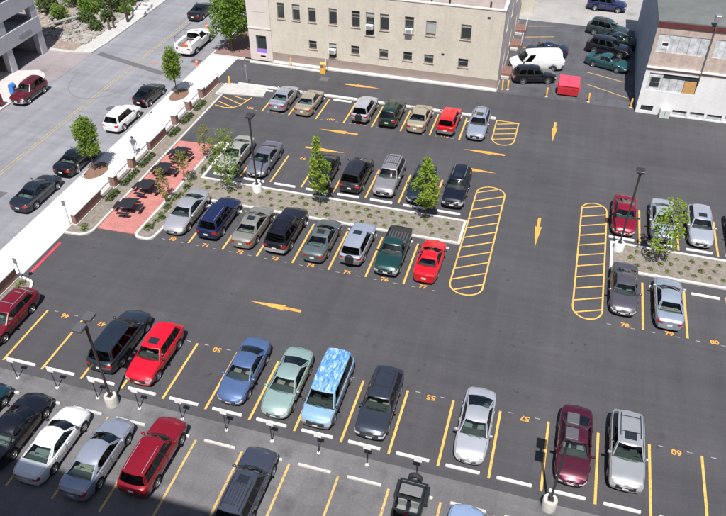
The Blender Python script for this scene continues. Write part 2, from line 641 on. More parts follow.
L_TUFT = leaf_mat('tuft_leaf', (0.13, 0.17, 0.06), (0.25, 0.29, 0.12), 0.4)
L_STREET = leaf_mat('street_tree_leaf', (0.12, 0.20, 0.032), (0.25, 0.34, 0.06), 0.5)
L_LIGHT = leaf_mat('young_tree_leaf', (0.17, 0.26, 0.035), (0.35, 0.45, 0.07), 0.5)
L_YEL = leaf_mat('sapling_leaf', (0.20, 0.21, 0.060), (0.32, 0.31, 0.10), 0.5)
L_BIG = leaf_mat('big_tree_leaf', (0.09, 0.18, 0.022), (0.20, 0.32, 0.05), 0.5)
L_WEED = leaf_mat('weed_leaf', (0.13, 0.20, 0.04), (0.23, 0.32, 0.075), 0.45)
# ------------------------------------------------------------------ ground, street, lot
def sheet(x0, x1, y0, y1, z):
    return MB().prism([(x0, y0), (x1, y0), (x1, y1), (x0, y1)], z - 0.003, z) if False else _sheet(x0, x1, y0, y1, z)


def _sheet(x0, x1, y0, y1, z):
    m = MB()
    m.face([(x0, y0, z), (x1, y0, z), (x1, y1, z), (x0, y1, z)])
    return m


struct('ground', _sheet(-500, 500, -400, 700, -0.17), M_FAR)
struct('road', _sheet(-21.12, -7.18, -120, 260, -0.12), M_STREET)
lot = struct('parking_lot', _sheet(-3.9, 90, -0.72, 44.3, 0.0), M_LOT)
old_lot = struct('lower_parking_lot', _sheet(-6.0, 90, -60, -0.72, -0.001), M_OLD)
alley = struct('alley', _sheet(24.3, 37.7, 44.3, 64.3, -0.002), M_ALLEY)
struct('far_yard', _sheet(-3.9, 90, 64.3, 130, -0.01), M_FAR)
# west footway of the road: slab beside the garage, brownish ramp, slab beside the rubble
struct('footway', MB().prism([(-29, -60), (-21.12, -60), (-21.12, 33.6), (-21.3, 34.6), (-21.9, 35.4), (-22.9, 35.9), (-25.0, 35.2), (-29, 33.2)], -0.16, 0.02), mat('old_footway', (0.50, 0.455, 0.44), 0.85, var=0.15, scale=1.2))
struct('ramp', MB().prism([(-29, 33.2), (-25.0, 35.2), (-22.9, 35.9), (-21.9, 35.4), (-21.3, 34.6), (-21.12, 33.6), (-20.0, 34.5), (-20.0, 41.3), (-22, 40.8), (-29, 40.2)], -0.165, -0.105), M_RAMP)
struct('gravel_path', MB().prism([(-29, 40.2), (-22, 40.8), (-20.0, 41.3), (-20.0, 120), (-24, 120), (-29, 60)], -0.165, 0.01), M_CONC)
km = MB()
sweep(km, [(-20.9, 41.4), (-20.1, 42.3), (-19.95, 44), (-19.95, 120)], 0.2, -0.16, 0.05)
struct('far_kerb', km, M_KERB)
# sidewalk slabs
walk = struct('sidewalk', MB().prism([(-7.0, -60), (-3.9, -60), (-3.9, 44.3), (-3.2, 44.3), (-3.2, 60), (-7.0, 60)], -0.16, -0.012), M_CONC)
slab = MB().cbox(0, 1.53, 0, 1.63, -0.03, 0.02, 0.008).mesh('slab')
slab.materials.append(M_WALK)
for j in range(34):
    for i in range(2):
        s = link('slab', slab, None, walk)
        s.location = (-6.98 + 1.545 * i, -11.4 + 1.645 * j, 0)
km = MB()
sweep(km, [(-7.09, -60), (-7.09, 60)], 0.18, -0.16, 0.015)
struct('road_kerb', km, M_KERB)
struct('brick_apron', _sheet(-7.0, -2.4, 44.9, 60, 0.026), mat('brick_apron_paving', (0.22, 0.13, 0.12), 0.9, var=0.2, scale=3))

# road markings
road = bpy.data.objects['road']
for dx in (-0.14, 0.14):
    stroke(m := MB(), [(-14.05 + dx, -60), (-14.05 + dx, 120)], 0.09, -0.115).build('centre_line', M_STREETYEL, road)
stroke(m := MB(), [(-19.3, 41.6), (-10.0, 39.0)], 0.75, -0.114).build('trench_patch', M_PATCH, road)
MB().prism([(-13.4, 14.0), (-11.7, 14.3), (-11.6, 15.7), (-13.3, 15.5)], -0.119, -0.1145).build('road_patch', M_PATCH, road)
MB().lathe([(0.0, -0.112), (0.45, -0.112), (0.47, -0.119)], 18, -11.2, 30.7).build('manhole_cover', M_GREYM, road)
MB().lathe([(0.0, -0.112), (0.40, -0.112), (0.42, -0.119)], 18, -12.2, 41.0).build('manhole_cover', mat('rusty_iron', (0.32, 0.2, 0.16), 0.7), road)
stroke(MB(), arc(-15.2, 37.4, 3.6, 5.6, -175, -20, 20), 0.10, -0.1135).build('tyre_mark', mat('tyre_mark', (0.165, 0.165, 0.175), 0.9), road)
_sheet(-8.6, -7.5, 42.3, 43.2, -0.1135).build('drain_grate', mat('grate', (0.10, 0.08, 0.09), 0.7), road)

# ------------------------------------------------------------------ painted markings on the lot
SW = 2.74
R3X, R2X, R1X, RRX = 5.71, 8.518, 3.186, 38.11
ZM = 0.005


def stall_line(x, y0, y1, parent=lot, m=M_YELLOW, w=0.14, dx=0.0):
    stroke(MB(), [(x - dx / 2, y0), (x + dx / 2, y1)], w, ZM).build('stall_line', m, parent)


for i in range(0, 20):
    stall_line(SW * i, -0.12, 4.5)
for i in range(-1, 7):
    if i >= 0:
        stall_line(R3X + SW * i, 13.62, 18.3)
for i in range(0, 8):
    stall_line(RRX + SW * i, 13.62, 18.4)
    stall_line(RRX + SW * i - 0.15, 22.85, 27.3)
for i in range(-1, 6):
    stall_line(R2X + SW * i, 22.9, 27.2)
for i in range(0, 8):
    stall_line(R1X + SW * i, 34.05, 38.2)
for k in range(-2, 20):
    stall_line(5.86 + 2.765 * k, -7.6, -2.2, old_lot, M_OLDYEL, 0.13)
# alley stalls
for a, b in (((32.8, 51.55), (36.6, 50.15)), ((32.85, 48.7), (36.95, 46.65)), ((32.8, 54.4), (36.6, 53.0)), ((32.8, 57.4), (36.6, 56.1))):
    stroke(MB(), [a, b], 0.12, ZM).build('stall_line', M_OLDYEL, alley)
for y in (56.6, 59.7, 63.0):
    stroke(MB(), [(25.6, y - 0.7), (28.8, y + 0.3)], 0.12, ZM).build('stall_line', M_OLDYEL, alley)


def arrow(x, y, ang):
    c, s = math.cos(math.radians(ang)), math.sin(math.radians(ang))
    pts = [(-1.85, -0.115), (-0.62, -0.115), (-0.74, -0.26), (1.85, 0.0), (-0.74, 0.26), (-0.62, 0.115), (-1.85, 0.115)]
    m = MB()
    q = [(x + c * a - s * b, y + s * a + c * b, ZM) for a, b in pts]
    m.v = q
    m.f = [(0, 1, 5, 6), (1, 2, 3), (1, 3, 5), (5, 3, 4)]
    m.build('direction_arrow', M_ORANGE, lot)


arrow(14.4, 9.08, 180)
arrow(24.85, 32.55, 180)
arrow(11.05, 41.8, 0)
arrow(11.45, 32.4, 180)
arrow(11.3, 28.98, 0)
arrow(24.55, 29.45, 0)
arrow(30.52, 22.2, -90)
arrow(30.5, 37.9, -90)

_font_cache = {}


def number(txt, x, y, size=0.52, rot=0.0):
    if txt not in _font_cache:
        cu = bpy.data.curves.new('n', 'FONT')
        cu.body = txt
        cu.align_x = 'CENTER'
        cu.align_y = 'CENTER'
        cu.offset = 0.022
        t = bpy.data.objects.new('n', cu)
        COL.objects.link(t)
        dg = bpy.context.evaluated_depsgraph_get()
        _font_cache[txt] = bpy.data.meshes.new_from_object(t.evaluated_get(dg))
        bpy.data.objects.remove(t)
        _font_cache[txt].materials.clear()
    o = link('stall_number', _font_cache[txt], M_ORANGE, lot)
    o.location = (x, y, ZM + 0.001)
    o.rotation_euler = (0, 0, rot)
    o.scale = (size * 1.05, size * 0.95, 1)


def dashes(x, y):
    for d in (-0.9, 0.6):
        stroke(MB(), [(x + d, y), (x + d + 0.28, y)], 0.045, ZM).build('layout_dash', M_WHITEP, lot)


for i in range(0, 17):
    number(str(46 + i), SW * (i + 0.5) + 0.05, 4.36, rot=PI)
    dashes(SW * (i + 0.5), 4.55)
for i in range(8):
    number(str(70 + i), R3X + SW * (i - 0.5), 13.72)
    dashes(R3X + SW * (i - 0.5) + 0.1, 13.55)
for i in range(5):
    number(str(78 + i), RRX + SW * (i - 0.5) + 0.25, 13.72)
    dashes(RRX + SW * (i - 0.5), 13.55)
for i in range(8):
    number(str(106 + i), R1X + SW * (i - 0.5), 34.32)
    dashes(R1X + SW * (i - 0.5), 34.1)
for i in range(7):
    number(str(92 + i), R2X + SW * (i - 0.5), 27.1, rot=PI)


def stadium(x0, x1, y0, y1, rt, rb):
    cx, hw = (x0 + x1) / 2, (x1 - x0) / 2
    p = arc(cx, y1 - rt, hw, rt, 0, 180, 14) + arc(cx, y0 + rb, hw, rb, 180, 360, 14)
    return p


def hatch(x0, x1, y0, y1, rt, rb, n, rise, gap=None):
    h = stroke(MB(), stadium(x0, x1, y0, y1, rt, rb), 0.11, ZM, True)
    h = h.build('hatch_outline', M_YELLOW, lot)
    cx, hw = (x0 + x1) / 2, (x1 - x0) / 2

    def inside(x, y):
        if y > y1 - rt:
            return abs(x - cx) <= hw * math.sqrt(max(0, 1 - ((y - y1 + rt) / rt) ** 2))
        if y < y0 + rb:
            return abs(x - cx) <= hw * math.sqrt(max(0, 1 - ((y - y0 - rb) / rb) ** 2))
        return abs(x - cx) <= hw
    for k in range(n):
        yc = y0 + (y1 - y0) * (k + 0.62) / n
        t = [x for x in np.linspace(x0, x1, 60) if inside(x, yc + (x - cx) / (2 * hw) * rise)]
        if len(t) > 8:
            a, b = t[0], t[-1]
            stroke(MB(), [(a + 0.05, yc + (a - cx) / (2 * hw) * rise), (b - 0.05, yc + (b - cx) / (2 * hw) * rise)], 0.11, ZM + 0.001).build('hatch_bar', M_YELLOW, lot)


hatch(25.24, 27.52, 13.72, 27.25, 1.0, 1.0, 11, 1.25)
hatch(33.6, 35.52, 13.65, 27.25, 0.95, 1.0, 11, 0.75)
# the short one at the end of the far row: square top, round bottom
stroke(MB(), [(25.15, 38.55), (27.2, 38.55)] + arc(26.2, 35.2, 1.0, 1.0, 0, -180, 14), 0.11, ZM, True).build('hatch_outline', M_YELLOW, lot)
for k in range(4):
    stroke(MB(), [(25.28, 35.0 + k * 0.95), (27.1, 35.6 + k * 0.95)], 0.11, ZM + 0.001).build('hatch_bar', M_YELLOW, lot)
# corner hatch by the pale slab
stroke(MB(), [(-1.7, 34.0), (-0.6, 33.75), (0.2, 33.95), (0.7, 34.6), (0.95, 35.5), (1.15, 36.4)], 0.11, ZM).build('hatch_outline', M_YELLOW, lot)
for a, b in (((-1.72, 34.8), (0.15, 33.98)), ((-1.7, 35.85), (0.72, 34.75)), ((-0.7, 36.25), (0.98, 35.7))):
    stroke(MB(), [a, b], 0.11, ZM + 0.001).build('hatch_bar', M_YELLOW, lot)
MB().cbox(-3.58, -3.35, 7.5, 11.0, 0.0, 0.03, 0.01).build('red_line', M_REDP, lot)

_sheet(6.3, 7.2, 41.9, 42.7, 0.006).build('drain_grate', M_PATCH, lot)

# ------------------------------------------------------------------ kerbs, islands, red paving
KH = 0.14


def kerb(name, pts, w=0.17, closed=False, h=KH):
    return struct(name, sweep(MB(), pts, w, -0.02, h, closed), M_KERB)


# main island (L shaped): kerb ring and mulch bed
isl = [(1.45, 13.5)] + arc(1.9, 13.5, 0.35, 0.35, 200, 270, 4) + arc(2.45, 13.75, 0.5, 0.6, -90, 0, 5) + [(3.05, 14.6), (3.05, 18.95), (3.3, 19.05), (25.05, 19.1), (25.05, 21.95), (2.85, 21.85), (2.8, 27.1)] + arc(2.3, 27.1, 0.5, 0.5, 0, 180, 6) + [(1.78, 26.9)]
kerb('island_kerb', isl, 0.2, True)
soil = struct('island_bed', MB().prism(isl, -0.02, 0.10), M_SOIL)
isr = [(35.95, 19.3), (90, 19.3), (90, 22.4), (35.95, 22.4)]
kerb('island_kerb', isr, 0.2, True)
struct('island_bed', MB().prism(isr, -0.02, 0.10), M_SOIL)
# west strip between wall and lot
ws = [(-3.85, 12.15), (-3.2, 12.2)] + arc(-2.9, 13.1, 1.0, 0.9, -90, 0, 6) + [(-1.9, 14.0), (-1.9, 36.0), (-2.5, 36.0), (-2.5, 38.4), (-3.85, 38.4)]
kerb('strip_kerb', ws[:-1], 0.17)
struct('strip_bed', MB().prism(ws, -0.02, 0.09), M_SOIL)
wss = [(-3.85, -60), (-2.35, -60), (-2.35, 5.3)] + arc(-3.1, 5.5, 0.75, 1.2, 0, 90, 6) + [(-3.85, 6.8)]
kerb('strip_kerb', wss[1:], 0.2)
struct('strip_bed', MB().prism(wss, -0.02, 0.09), M_SOIL)
# red paving
struct('red_paving', MB().prism([(-1.8, 13.35), (1.36, 13.45), (1.68, 27.05), (-1.8, 26.85)], -0.02, 0.035), M_REDPAVE)
# top kerb and building kerb
kerb('row_kerb', [(-1.3, 38.78), (25.0, 38.78)], 0.34)
struct('corner_slab', MB().prism([(-2.4, 36.25), (2.25, 36.75), (2.0, 38.6), (-2.4, 38.6)], -0.02, 0.11), M_CONC)
kerb('building_kerb', [(-2.2, 43.95), (6.4, 43.75)], 0.28)
struct('building_strip', MB().box(0.2, 24.25, 44.32, 44.9, -0.02, 0.12), M_KERB)

# plants on the beds -------------------------------------------------
def tuft_mesh(seed, n=46, r=0.30, h=0.26, leaf=0.11):
    rr = random.Random(seed)
    m = MB()
    for k in range(n):
        a, d = rr.uniform(0, 2 * PI), r * math.sqrt(rr.random())
        z = h * (1 - (d / r) ** 2) * rr.uniform(0.35, 1.0)
        p = Vector((d * math.cos(a), d * math.sin(a), z))
        u = Vector((rr.uniform(-1, 1), rr.uniform(-1, 1), rr.uniform(-0.4, 0.7))).normalized()
        w = u.cross(Vector((rr.uniform(-.4, .4), rr.uniform(-.4, .4), 1))).normalized()
        s = leaf * rr.uniform(0.6, 1.25)
        m.face([p - u * s, p - w * s * 0.5, p + u * s, p + w * s * 0.5])
    return m.mesh('tuft')


TUFTS = [tuft_mesh(s) for s in range(4)]
for t in TUFTS:
    t.materials.append(L_TUFT)
SHRUBS = [tuft_mesh(20 + s, 110, 0.42, 0.6, 0.11) for s in range(4)]
for t in SHRUBS:
    t.materials.append(L_SHRUB)


def plant(meshes, x, y, s, label, cat, group, name, z=0.09):
    o = link(name, RNG.choice(meshes), None)
    o.location = (x, y, z)
    o.rotation_euler = (0, 0, RNG.uniform(0, 6.28))
    o.scale = (s, s, s * RNG.uniform(0.8, 1.2))
    tag(o, label, cat, group)


for row, y in enumerate((19.7, 20.5, 21.3)):
    for i in range(24):
        x = 3.5 + i * 0.93 + (0.46 if row % 2 else 0) + RNG.uniform(-0.16, 0.16)
        if x > 24.7 or abs(x - 8.05) < 0.7 and abs(y - 21.2) < 0.6 or RNG.random() < 0.07:
            continue
        plant(TUFTS, x, y + RNG.uniform(-0.14, 0.14), RNG.uniform(0.5, 0.88), 'small green tuft planted in the mulch island between the numbered rows of cars', 'plant', 'tufts in the main island', 'ground_tuft')
for row, y in enumerate((19.95, 20.8, 21.65)):
    for i in range(13):
        x = 36.9 + i * 0.93 + (0.46 if row % 2 else 0) + RNG.uniform(-0.16, 0.16)
        if x < 37.1 and y > 21:
            continue
        plant(TUFTS, x, y + RNG.uniform(-0.14, 0.14), RNG.uniform(0.5, 0.88), 'small green tuft in the mulch bed beside the dark grey sedan and its lamp post', 'plant', 'tufts in the short island', 'ground_tuft')
for i in range(26):
    y = 14.3 + i * 0.48
    x = 1.45 + 0.03 * (y - 13.5) + 0.55 + RNG.uniform(-0.25, 0.4)
    plant(TUFTS if i % 3 else SHRUBS, min(x, 2.5), y, RNG.uniform(0.6, 0.95), 'low green plant in the mulch beside the red picnic paving', 'plant', 'plants beside the red paving', 'ground_plant')
# ------------------------------------------------------------------ brick walls, piers and railings along the sidewalk
def brick_wall(label, x, y0, y1, h=1.12, group=None):
    t = thing('brick_wall', label, 'wall', (x, (y0 + y1) / 2, 0.0), 0, group)
    hl = (y1 - y0) / 2
    MB().cbox(-0.21, 0.21, -hl - 0.03, hl + 0.03, -0.01, 0.22, 0.015).build('base_course', M_KERB, t)
    MB().box(-0.17, 0.17, -hl, hl, 0.22, h - 0.09).build('brickwork', M_REDBRICK, t)
    MB().cbox(-0.23, 0.23, -hl - 0.05, hl + 0.05, h - 0.09, h, 0.02).build('coping', M_WALK, t)
    return t


def pier(label, x, y, h=1.3):
    t = thing('brick_pier', label, 'pier', (x, y, 0), 0, 'brick piers along the sidewalk')
    MB().cbox(-0.30, 0.30, -0.30, 0.30, -0.01, 0.25, 0.02).build('base_course', M_KERB, t)
    MB().box(-0.25, 0.25, -0.25, 0.25, 0.25, h - 0.12).build('brickwork', M_REDBRICK, t)
    m = MB()
    m.cbox(-0.32, 0.32, -0.32, 0.32, h - 0.12, h - 0.03, 0.015)
    m.face([(-0.30, -0.30, h - 0.03), (0.30, -0.30, h - 0.03), (0, 0, h + 0.05)])
    m.face([(0.30, -0.30, h - 0.03), (0.30, 0.30, h - 0.03), (0, 0, h + 0.05)])
    m.face([(0.30, 0.30, h - 0.03), (-0.30, 0.30, h - 0.03), (0, 0, h + 0.05)])
    m.face([(-0.30, 0.30, h - 0.03), (-0.30, -0.30, h - 0.03), (0, 0, h + 0.05)])
    m.build('cap', M_WALK, t)


def railing(label, x, y0, y1):
    t = thing('metal_railing', label, 'railing', (x, y0, 0.0), 0, 'railings between the brick piers')
    L = y1 - y0
    MB().box(-0.03, 0.03, 0, L, 0.93, 0.99).build('top_rail', M_GALV, t)
    MB().box(-0.02, 0.02, 0, L, 0.22, 0.26).build('bottom_rail', M_GALV, t)
    n = int(L / 0.30)
    for k in range(1, n):
        yy = L * k / n
        MB().box(-0.009, 0.009, yy - 0.009, yy + 0.009, 0.26, 0.93).build('picket', M_GALV, t)
    for yy in (0.02, L - 0.02):
        MB().box(-0.025, 0.025, yy - 0.02, yy + 0.02, 0.09, 0.93).build('post', M_GALV, t)


WX = -3.42
brick_wall('long low red brick wall by the driveway, beside the sidewalk sign post', WX - 0.12, 13.1, 16.6)
brick_wall('low red brick wall standing between two runs of railing on the sidewalk', WX, 24.3, 27.2)
brick_wall('low red brick wall beside the yellow bollard at the end of the railing', WX + 0.12, 35.1, 38.0)
brick_wall('low red brick wall behind the maroon station wagon at the lot edge', WX - 0.55, -14.0, 6.6)
for i, (y, lb) in enumerate(((18.6, 'brick pier with white cap, first north of the driveway brick wall'), (21.5, 'brick pier with white cap next to the standing person'),
              (29.2, 'brick pier with white cap, first beyond the middle brick wall'), (32.0, 'brick pier with white cap halfway between middle and end brick walls'), (34.75, 'brick pier with white cap touching the end brick wall'))):
    pier(lb, WX, y)
for y0, y1, lb in ((16.7, 18.32, 'grey metal railing from driveway brick wall to the first pier'), (18.88, 21.22, 'grey metal railing between the two piers near the person'), (21.78, 24.2, 'grey metal railing running into the middle brick wall from the driveway side'),
                   (27.3, 28.92, 'grey metal railing leaving the middle brick wall on its far side'), (29.48, 31.72, 'grey metal railing between the two piers beyond the middle brick wall'), (32.28, 34.47, 'grey metal railing nearest the end brick wall')):
    railing(lb, WX, y0, y1)
for i in range(40):
    y = 16.9 + i * 0.46
    if 24.0 < y < 27.4 or min(abs(y - p) for p in (18.6, 21.5, 29.2, 32.0, 34.75)) < 0.45:
        continue
    plant(SHRUBS, WX + 0.55, y, RNG.uniform(0.7, 0.95), 'dark green low shrub in the planted strip along the railings', 'shrub', 'shrubs along the railings', 'hedge_shrub', 0.07)
for x, y in ((-2.9, 13.2), (-2.6, 12.9), (-3.2, 5.6), (-2.8, 5.0), (-3.3, 6.2)):
    plant(TUFTS, x, y, 1.1, 'green tuft at the rounded tip of the planted strip by the driveway', 'plant', 'tufts at the driveway', 'ground_tuft', 0.08)


# ------------------------------------------------------------------ buildings
def facade(mb, o, ud, width, z0, z1, openings, depth=0.18, outn=None):
    """wall face from o along ud with rectangular openings and their reveals; outn is the outward normal"""
    o, ud, outn = Vector(o), Vector(ud).normalized(), Vector(outn).normalized()
    us = sorted({0.0, width, *[q for a in openings for q in (a[0], a[1])]})
    zs = sorted({z0, z1, *[q for a in openings for q in (a[2], a[3])]})
    P = lambda u, z, d=0.0: tuple(o + ud * u + Vector((0, 0, z)) - outn * d)
    flip = ud.cross(Vector((0, 0, 1))).dot(outn) < 0

    def F(q):
        mb.face(q[::-1] if flip else q)
    for a, b in zip(us, us[1:]):
        for c, d in zip(zs, zs[1:]):
            um, zm = (a + b) / 2, (c + d) / 2
            if any(w[0] < um < w[1] and w[2] < zm < w[3] for w in openings):
                continue
            F([P(a, c), P(b, c), P(b, d), P(a, d)])
    for (a, b, c, d) in [w[:4] for w in openings]:
        F([P(a, c), P(a, c, depth), P(b, c, depth), P(b, c)][::-1])
        F([P(a, d), P(b, d), P(b, d, depth), P(a, d, depth)][::-1])
        F([P(a, c), P(a, d), P(a, d, depth), P(a, c, depth)][::-1])
        F([P(b, c), P(b, c, depth), P(b, d, depth), P(b, d)][::-1])


def window_at(root, x0, x1, y, z0, z1, rails=(0.62,), frame=M_WINFR, sill=True, blind=0.0, glass=M_WINGLASS):
    """a sash window facing -y, its front at y + 0.1"""
    m = MB()
    f = 0.055
    yy = y + 0.10
    m.box(x0, x0 + f, yy, yy + 0.05, z0, z1)
    m.box(x1 - f, x1, yy, yy + 0.05, z0, z1)
    m.box(x0 + f, x1 - f, yy + 0.002, yy + 0.048, z1 - f, z1)
    m.box(x0 + f, x1 - f, yy + 0.002, yy + 0.048, z0, z0 + f)
    for r in rails:
        zz = z0 + (z1 - z0) * r
        m.box(x0 + f, x1 - f, yy + 0.004, yy + 0.046, zz - 0.025, zz + 0.025)
    w = m.build('window', frame, root)
    zsp = [z0] + [z0 + (z1 - z0) * r for r in rails] + [z1]
    for a, b in zip(zsp, zsp[1:]):
        MB().box(x0 + 0.01, x1 - 0.01, yy + 0.02, yy + 0.03, a + 0.01, b - 0.01).build('pane', glass, w)
    if blind > 0:
        MB().box(x0 + f, x1 - f, yy + 0.012, yy + 0.018, z1 - (z1 - z0) * blind, z1 - f).build('blind', mat('blind_grey', (0.36, 0.38, 0.37), 0.8), w)
    if sill:
        MB().cbox(x0 - 0.08, x1 + 0.08, y - 0.07, y + 0.12, z0 - 0.12, z0, 0.01).build('sill', M_SILL, w)
    return w


# --- cream brick building
BX0, BX1, BY, BH = -2.45, 24.2, 44.9, 7.95
cb = thing('cream_brick_building', 'long two storey cream brick building with small windows behind the far row of cars', 'building', (0, 0, 0))
UP = [(0.95, 1.75), (2.62, 3.45), (4.34, 5.18), (6.57, 7.43), (8.98, 9.86), (10.46, 11.37), (11.94, 12.87), (14.47, 15.41), (16.63, 17.64), (20.1, 21.13)]
LO = [(4.27, 5.14), (6.5, 7.32), (8.9, 9.78), (11.92, 12.85), (14.43, 15.37), (16.62, 17.58), (20.09, 21.1)]
ops = [(a - 0.05 - BX0 - 2.5, b - BX0 - 2.55 + 0.1, 4.83, 6.47) for a, b in UP]
ops = []
for i, (a, b) in enumerate(UP):
    ops.append((a - 0.1, b - 0.1, 4.15 if i == 5 else 4.83, 6.3 if i in (2, 8, 9) else 6.47))
for i, (a, b) in enumerate(LO):
    ops.append((a - 0.1, b - 0.1, 1.25 if i == 1 else 1.95, 2.82))
m = MB()
facade(m, (0.1, BY, 0), (1, 0, 0), BX1 - 0.1, 1.02, BH, ops, 0.2, (0, -1, 0))
wall_s = m.build('wall', M_CREAM, cb)
for i, (a, b) in enumerate(UP):
    window_at(cb, a, b, BY, 4.15 if i == 5 else 4.83, 6.3 if i in (2, 8, 9) else 6.47, (0.78,) if i != 4 else (0.6, 0.78), blind=(0, 0.35, 0.18, 0.2, 0, 0.2, 0.22, 0, 0.9, 0.2)[i])
for i, (a, b) in enumerate(LO):
    window_at(cb, a, b, BY, 1.25 if i == 1 else 1.95, 2.82, (0.6,), blind=0.3 if i % 2 else 0)
# plinth of dark stone, 4 cm proud
m = MB()
m.box(0.1, BX1 + 0.02, BY - 0.05, BY + 0.2, -0.02, 1.02)
m.build('plinth', M_PLINTH, cb)
# stone corner bay at the street end with door and lintel band
m = MB()
facade(m, (BX0, BY - 0.12, 0), (1, 0, 0), 2.55, -0.02, BH + 0.1, [(0.78, 1.95, 0.75, 2.75), (1.15, 1.75, 0.25, 0.55)], 0.25, (0, -1, 0))
m.face([(0.1, BY - 0.12, -0.02), (0.1, BY + 0.2, -0.02), (0.1, BY + 0.2, BH + 0.1), (0.1, BY - 0.12, BH + 0.1)])
m.build('corner_bay', M_CREAMSTONE, cb)
MB().cbox(BX0 - 0.03, 0.12, BY - 0.17, BY - 0.1, 3.45, 3.62, 0.01).build('string_course', M_CREAMSTONE, cb)
MB().cbox(BX0 - 0.02, 0.11, BY - 0.135, BY - 0.11, 5.3, 5.33, 0.004).build('stone_joint', M_SILL, cb)
MB().cbox(BX0 - 0.02, 0.11, BY - 0.135, BY - 0.11, 6.8, 6.83, 0.004).build('stone_joint', M_SILL, cb)
window_at(cb, BX0 + 0.8, BX0 + 1.93, BY - 0.05, 1.18, 2.75, (), frame=mat('steel_frame', (0.16, 0.2, 0.22), 0.5), sill=False)
MB().box(BX0 + 0.79, BX0 + 1.94, BY - 0.02, BY + 0.05, 0.75, 1.17).build('purple_panel', mat('purple_panel', (0.34, 0.17, 0.62), 0.6), cb)
MB().box(BX0 + 1.15, BX0 + 1.75, BY + 0.03, BY + 0.1, 0.25, 0.55).build('vent', M_DARK, cb)
# side and back walls, roof and parapets
BYN = 64.5
m = MB()
EO = [(3.0, 4.0, 4.6, 6.3), (7.0, 8.0, 4.6, 6.3), (11.5, 12.5, 4.6, 6.3), (3.5, 4.5, 0.0, 2.2), (8.8, 10.0, 0.8, 2.6), (14.5, 15.6, 0.0, 2.2)]
facade(m, (BX1, BY + 0.2, 0), (0, 1, 0), BYN - BY - 0.2, -0.02, BH, EO, 0.2, (1, 0, 0))
m.build('side_wall', M_CREAMSTONE, cb)
for a, b, c, d in EO:
    MB().box(BX1 - 0.18, BX1 - 0.12, BY + 0.2 + a, BY + 0.2 + b, c, d).build('side_window' if c > 0.5 else 'side_door', M_WINGLASS if c > 0.5 else M_MAROON, cb)
m = MB()
m.face([(BX0, BYN, -0.02), (BX0, BY - 0.12, -0.02), (BX0, BY - 0.12, BH), (BX0, BYN, BH)])
m.face([(BX1, BYN, -0.02), (BX0, BYN, -0.02), (BX0, BYN, BH), (BX1, BYN, BH)])
m.build('side_wall', M_CREAM, cb)
MB().box(BX0 + 0.25, BX1 - 0.25, BY + 0.25, BYN - 0.25, BH - 0.55, BH - 0.45).build('roof', M_ROOFG, cb)
m = MB()
m.cbox(BX0 - 0.03, BX1 + 0.04, BY - 0.05, BY + 0.3, BH, BH + 0.12, 0.02)
m.cbox(BX1 - 0.3, BX1 + 0.04, BY + 0.3, BYN, BH, BH + 0.12, 0.02)
m.cbox(BX0 - 0.03, BX0 + 0.3, BY + 0.3, BYN, BH, BH + 0.12, 0.02)
m.build('coping', M_CREAMSTONE, cb)
m = MB()
m.face([(BX0 + 0.25, BY + 0.26, BH - 0.5), (BX0 + 0.25, BY + 0.26, BH), (BX1 - 0.25, BY + 0.26, BH), (BX1 - 0.25, BY + 0.26, BH - 0.5)])
m.face([(BX1 - 0.26, BY + 0.26, BH - 0.5), (BX1 - 0.26, BY + 0.26, BH), (BX1 - 0.26, BYN, BH), (BX1 - 0.26, BYN, BH - 0.5)])
m.build('parapet', M_CREAM, cb)
for x, y in ((16.9, 45.7), (18.6, 46.2), (22.6, 46.0)):
    MB().lathe([(0.09, 0), (0.09, 0.8), (0.12, 0.8), (0.0, 0.86)], 8, x, y, BH - 0.45).build('roof_pipe', M_BLACKM, cb)
for x, z in ((22.67, 7.2), (18.5, 3.05)):
    MB().box(x - 0.14, x + 0.14, BY - 0.04, BY + 0.02, z - 0.08, z + 0.08).build('wall_vent', M_DARK, cb)
# window air conditioners
def aircon(x, z, label):
    t = thing('air_conditioner', label, 'air conditioner', (x, BY - 0.08, z))
    MB().cbox(-0.36, 0.36, -0.32, 0.1, 0, 0.46, 0.02).build('casing', M_WHITE, t)
    for k in range(5):
        MB().box(-0.30, 0.30, -0.335, -0.318, 0.07 + k * 0.07, 0.10 + k * 0.07).build('louvre', M_GREYM, t)


aircon(10.9, 4.82, 'white window air conditioner in an upper floor window of the cream building')
aircon(6.9, 1.78, 'white window air conditioner in a ground floor window of the cream building')
aircon(14.95, 4.88, 'pale window air conditioner in an upper window, alone above two small windows')
# stoops along the side of the cream building
for y, lb in ((48.6, 'red brick stoop beside the parked white van'), (56.0, 'rusty red stoop, middle one along the cream building side'), (60.4, 'red brick stoop at the far end of the cream building side')):
    t = thing('brick_stoop', lb, 'steps', (BX1 + 0.02, y, 0))
    MB().cbox(0, 1.25, -0.9, 0.9, 0, 0.55, 0.015).build('platform', M_RUST, t)
    MB().cbox(0.05, 0.9, -1.25, -0.9, 0, 0.27, 0.015).build('step', M_CONC, t)
    m = MB()
    m.tube([(1.2, -0.85, 0.55), (1.2, -0.85, 1.35), (1.2, 0.85, 1.35), (1.2, 0.85, 0.55)], 0.025, 6)
    m.build('handrail', M_WHITE, t)
t = thing('cream_wing_wall', 'cream wall with dark lamp projecting at the far end of the alley', 'wall', (BX1 + 0.55, 66.3, 0))
MB().box(-0.6, 0.95, -0.25, 0.25, -0.15, 6.0).build('wall', M_CREAM, t)
MB().cbox(-0.65, 1.0, -0.3, 0.3, 6.0, 6.12, 0.02).build('coping', M_CREAMSTONE, t)
MB().cbox(-0.55, -0.1, -0.75, -0.252, 4.6, 5.3, 0.05).build('lamp', M_BLACKM, t)

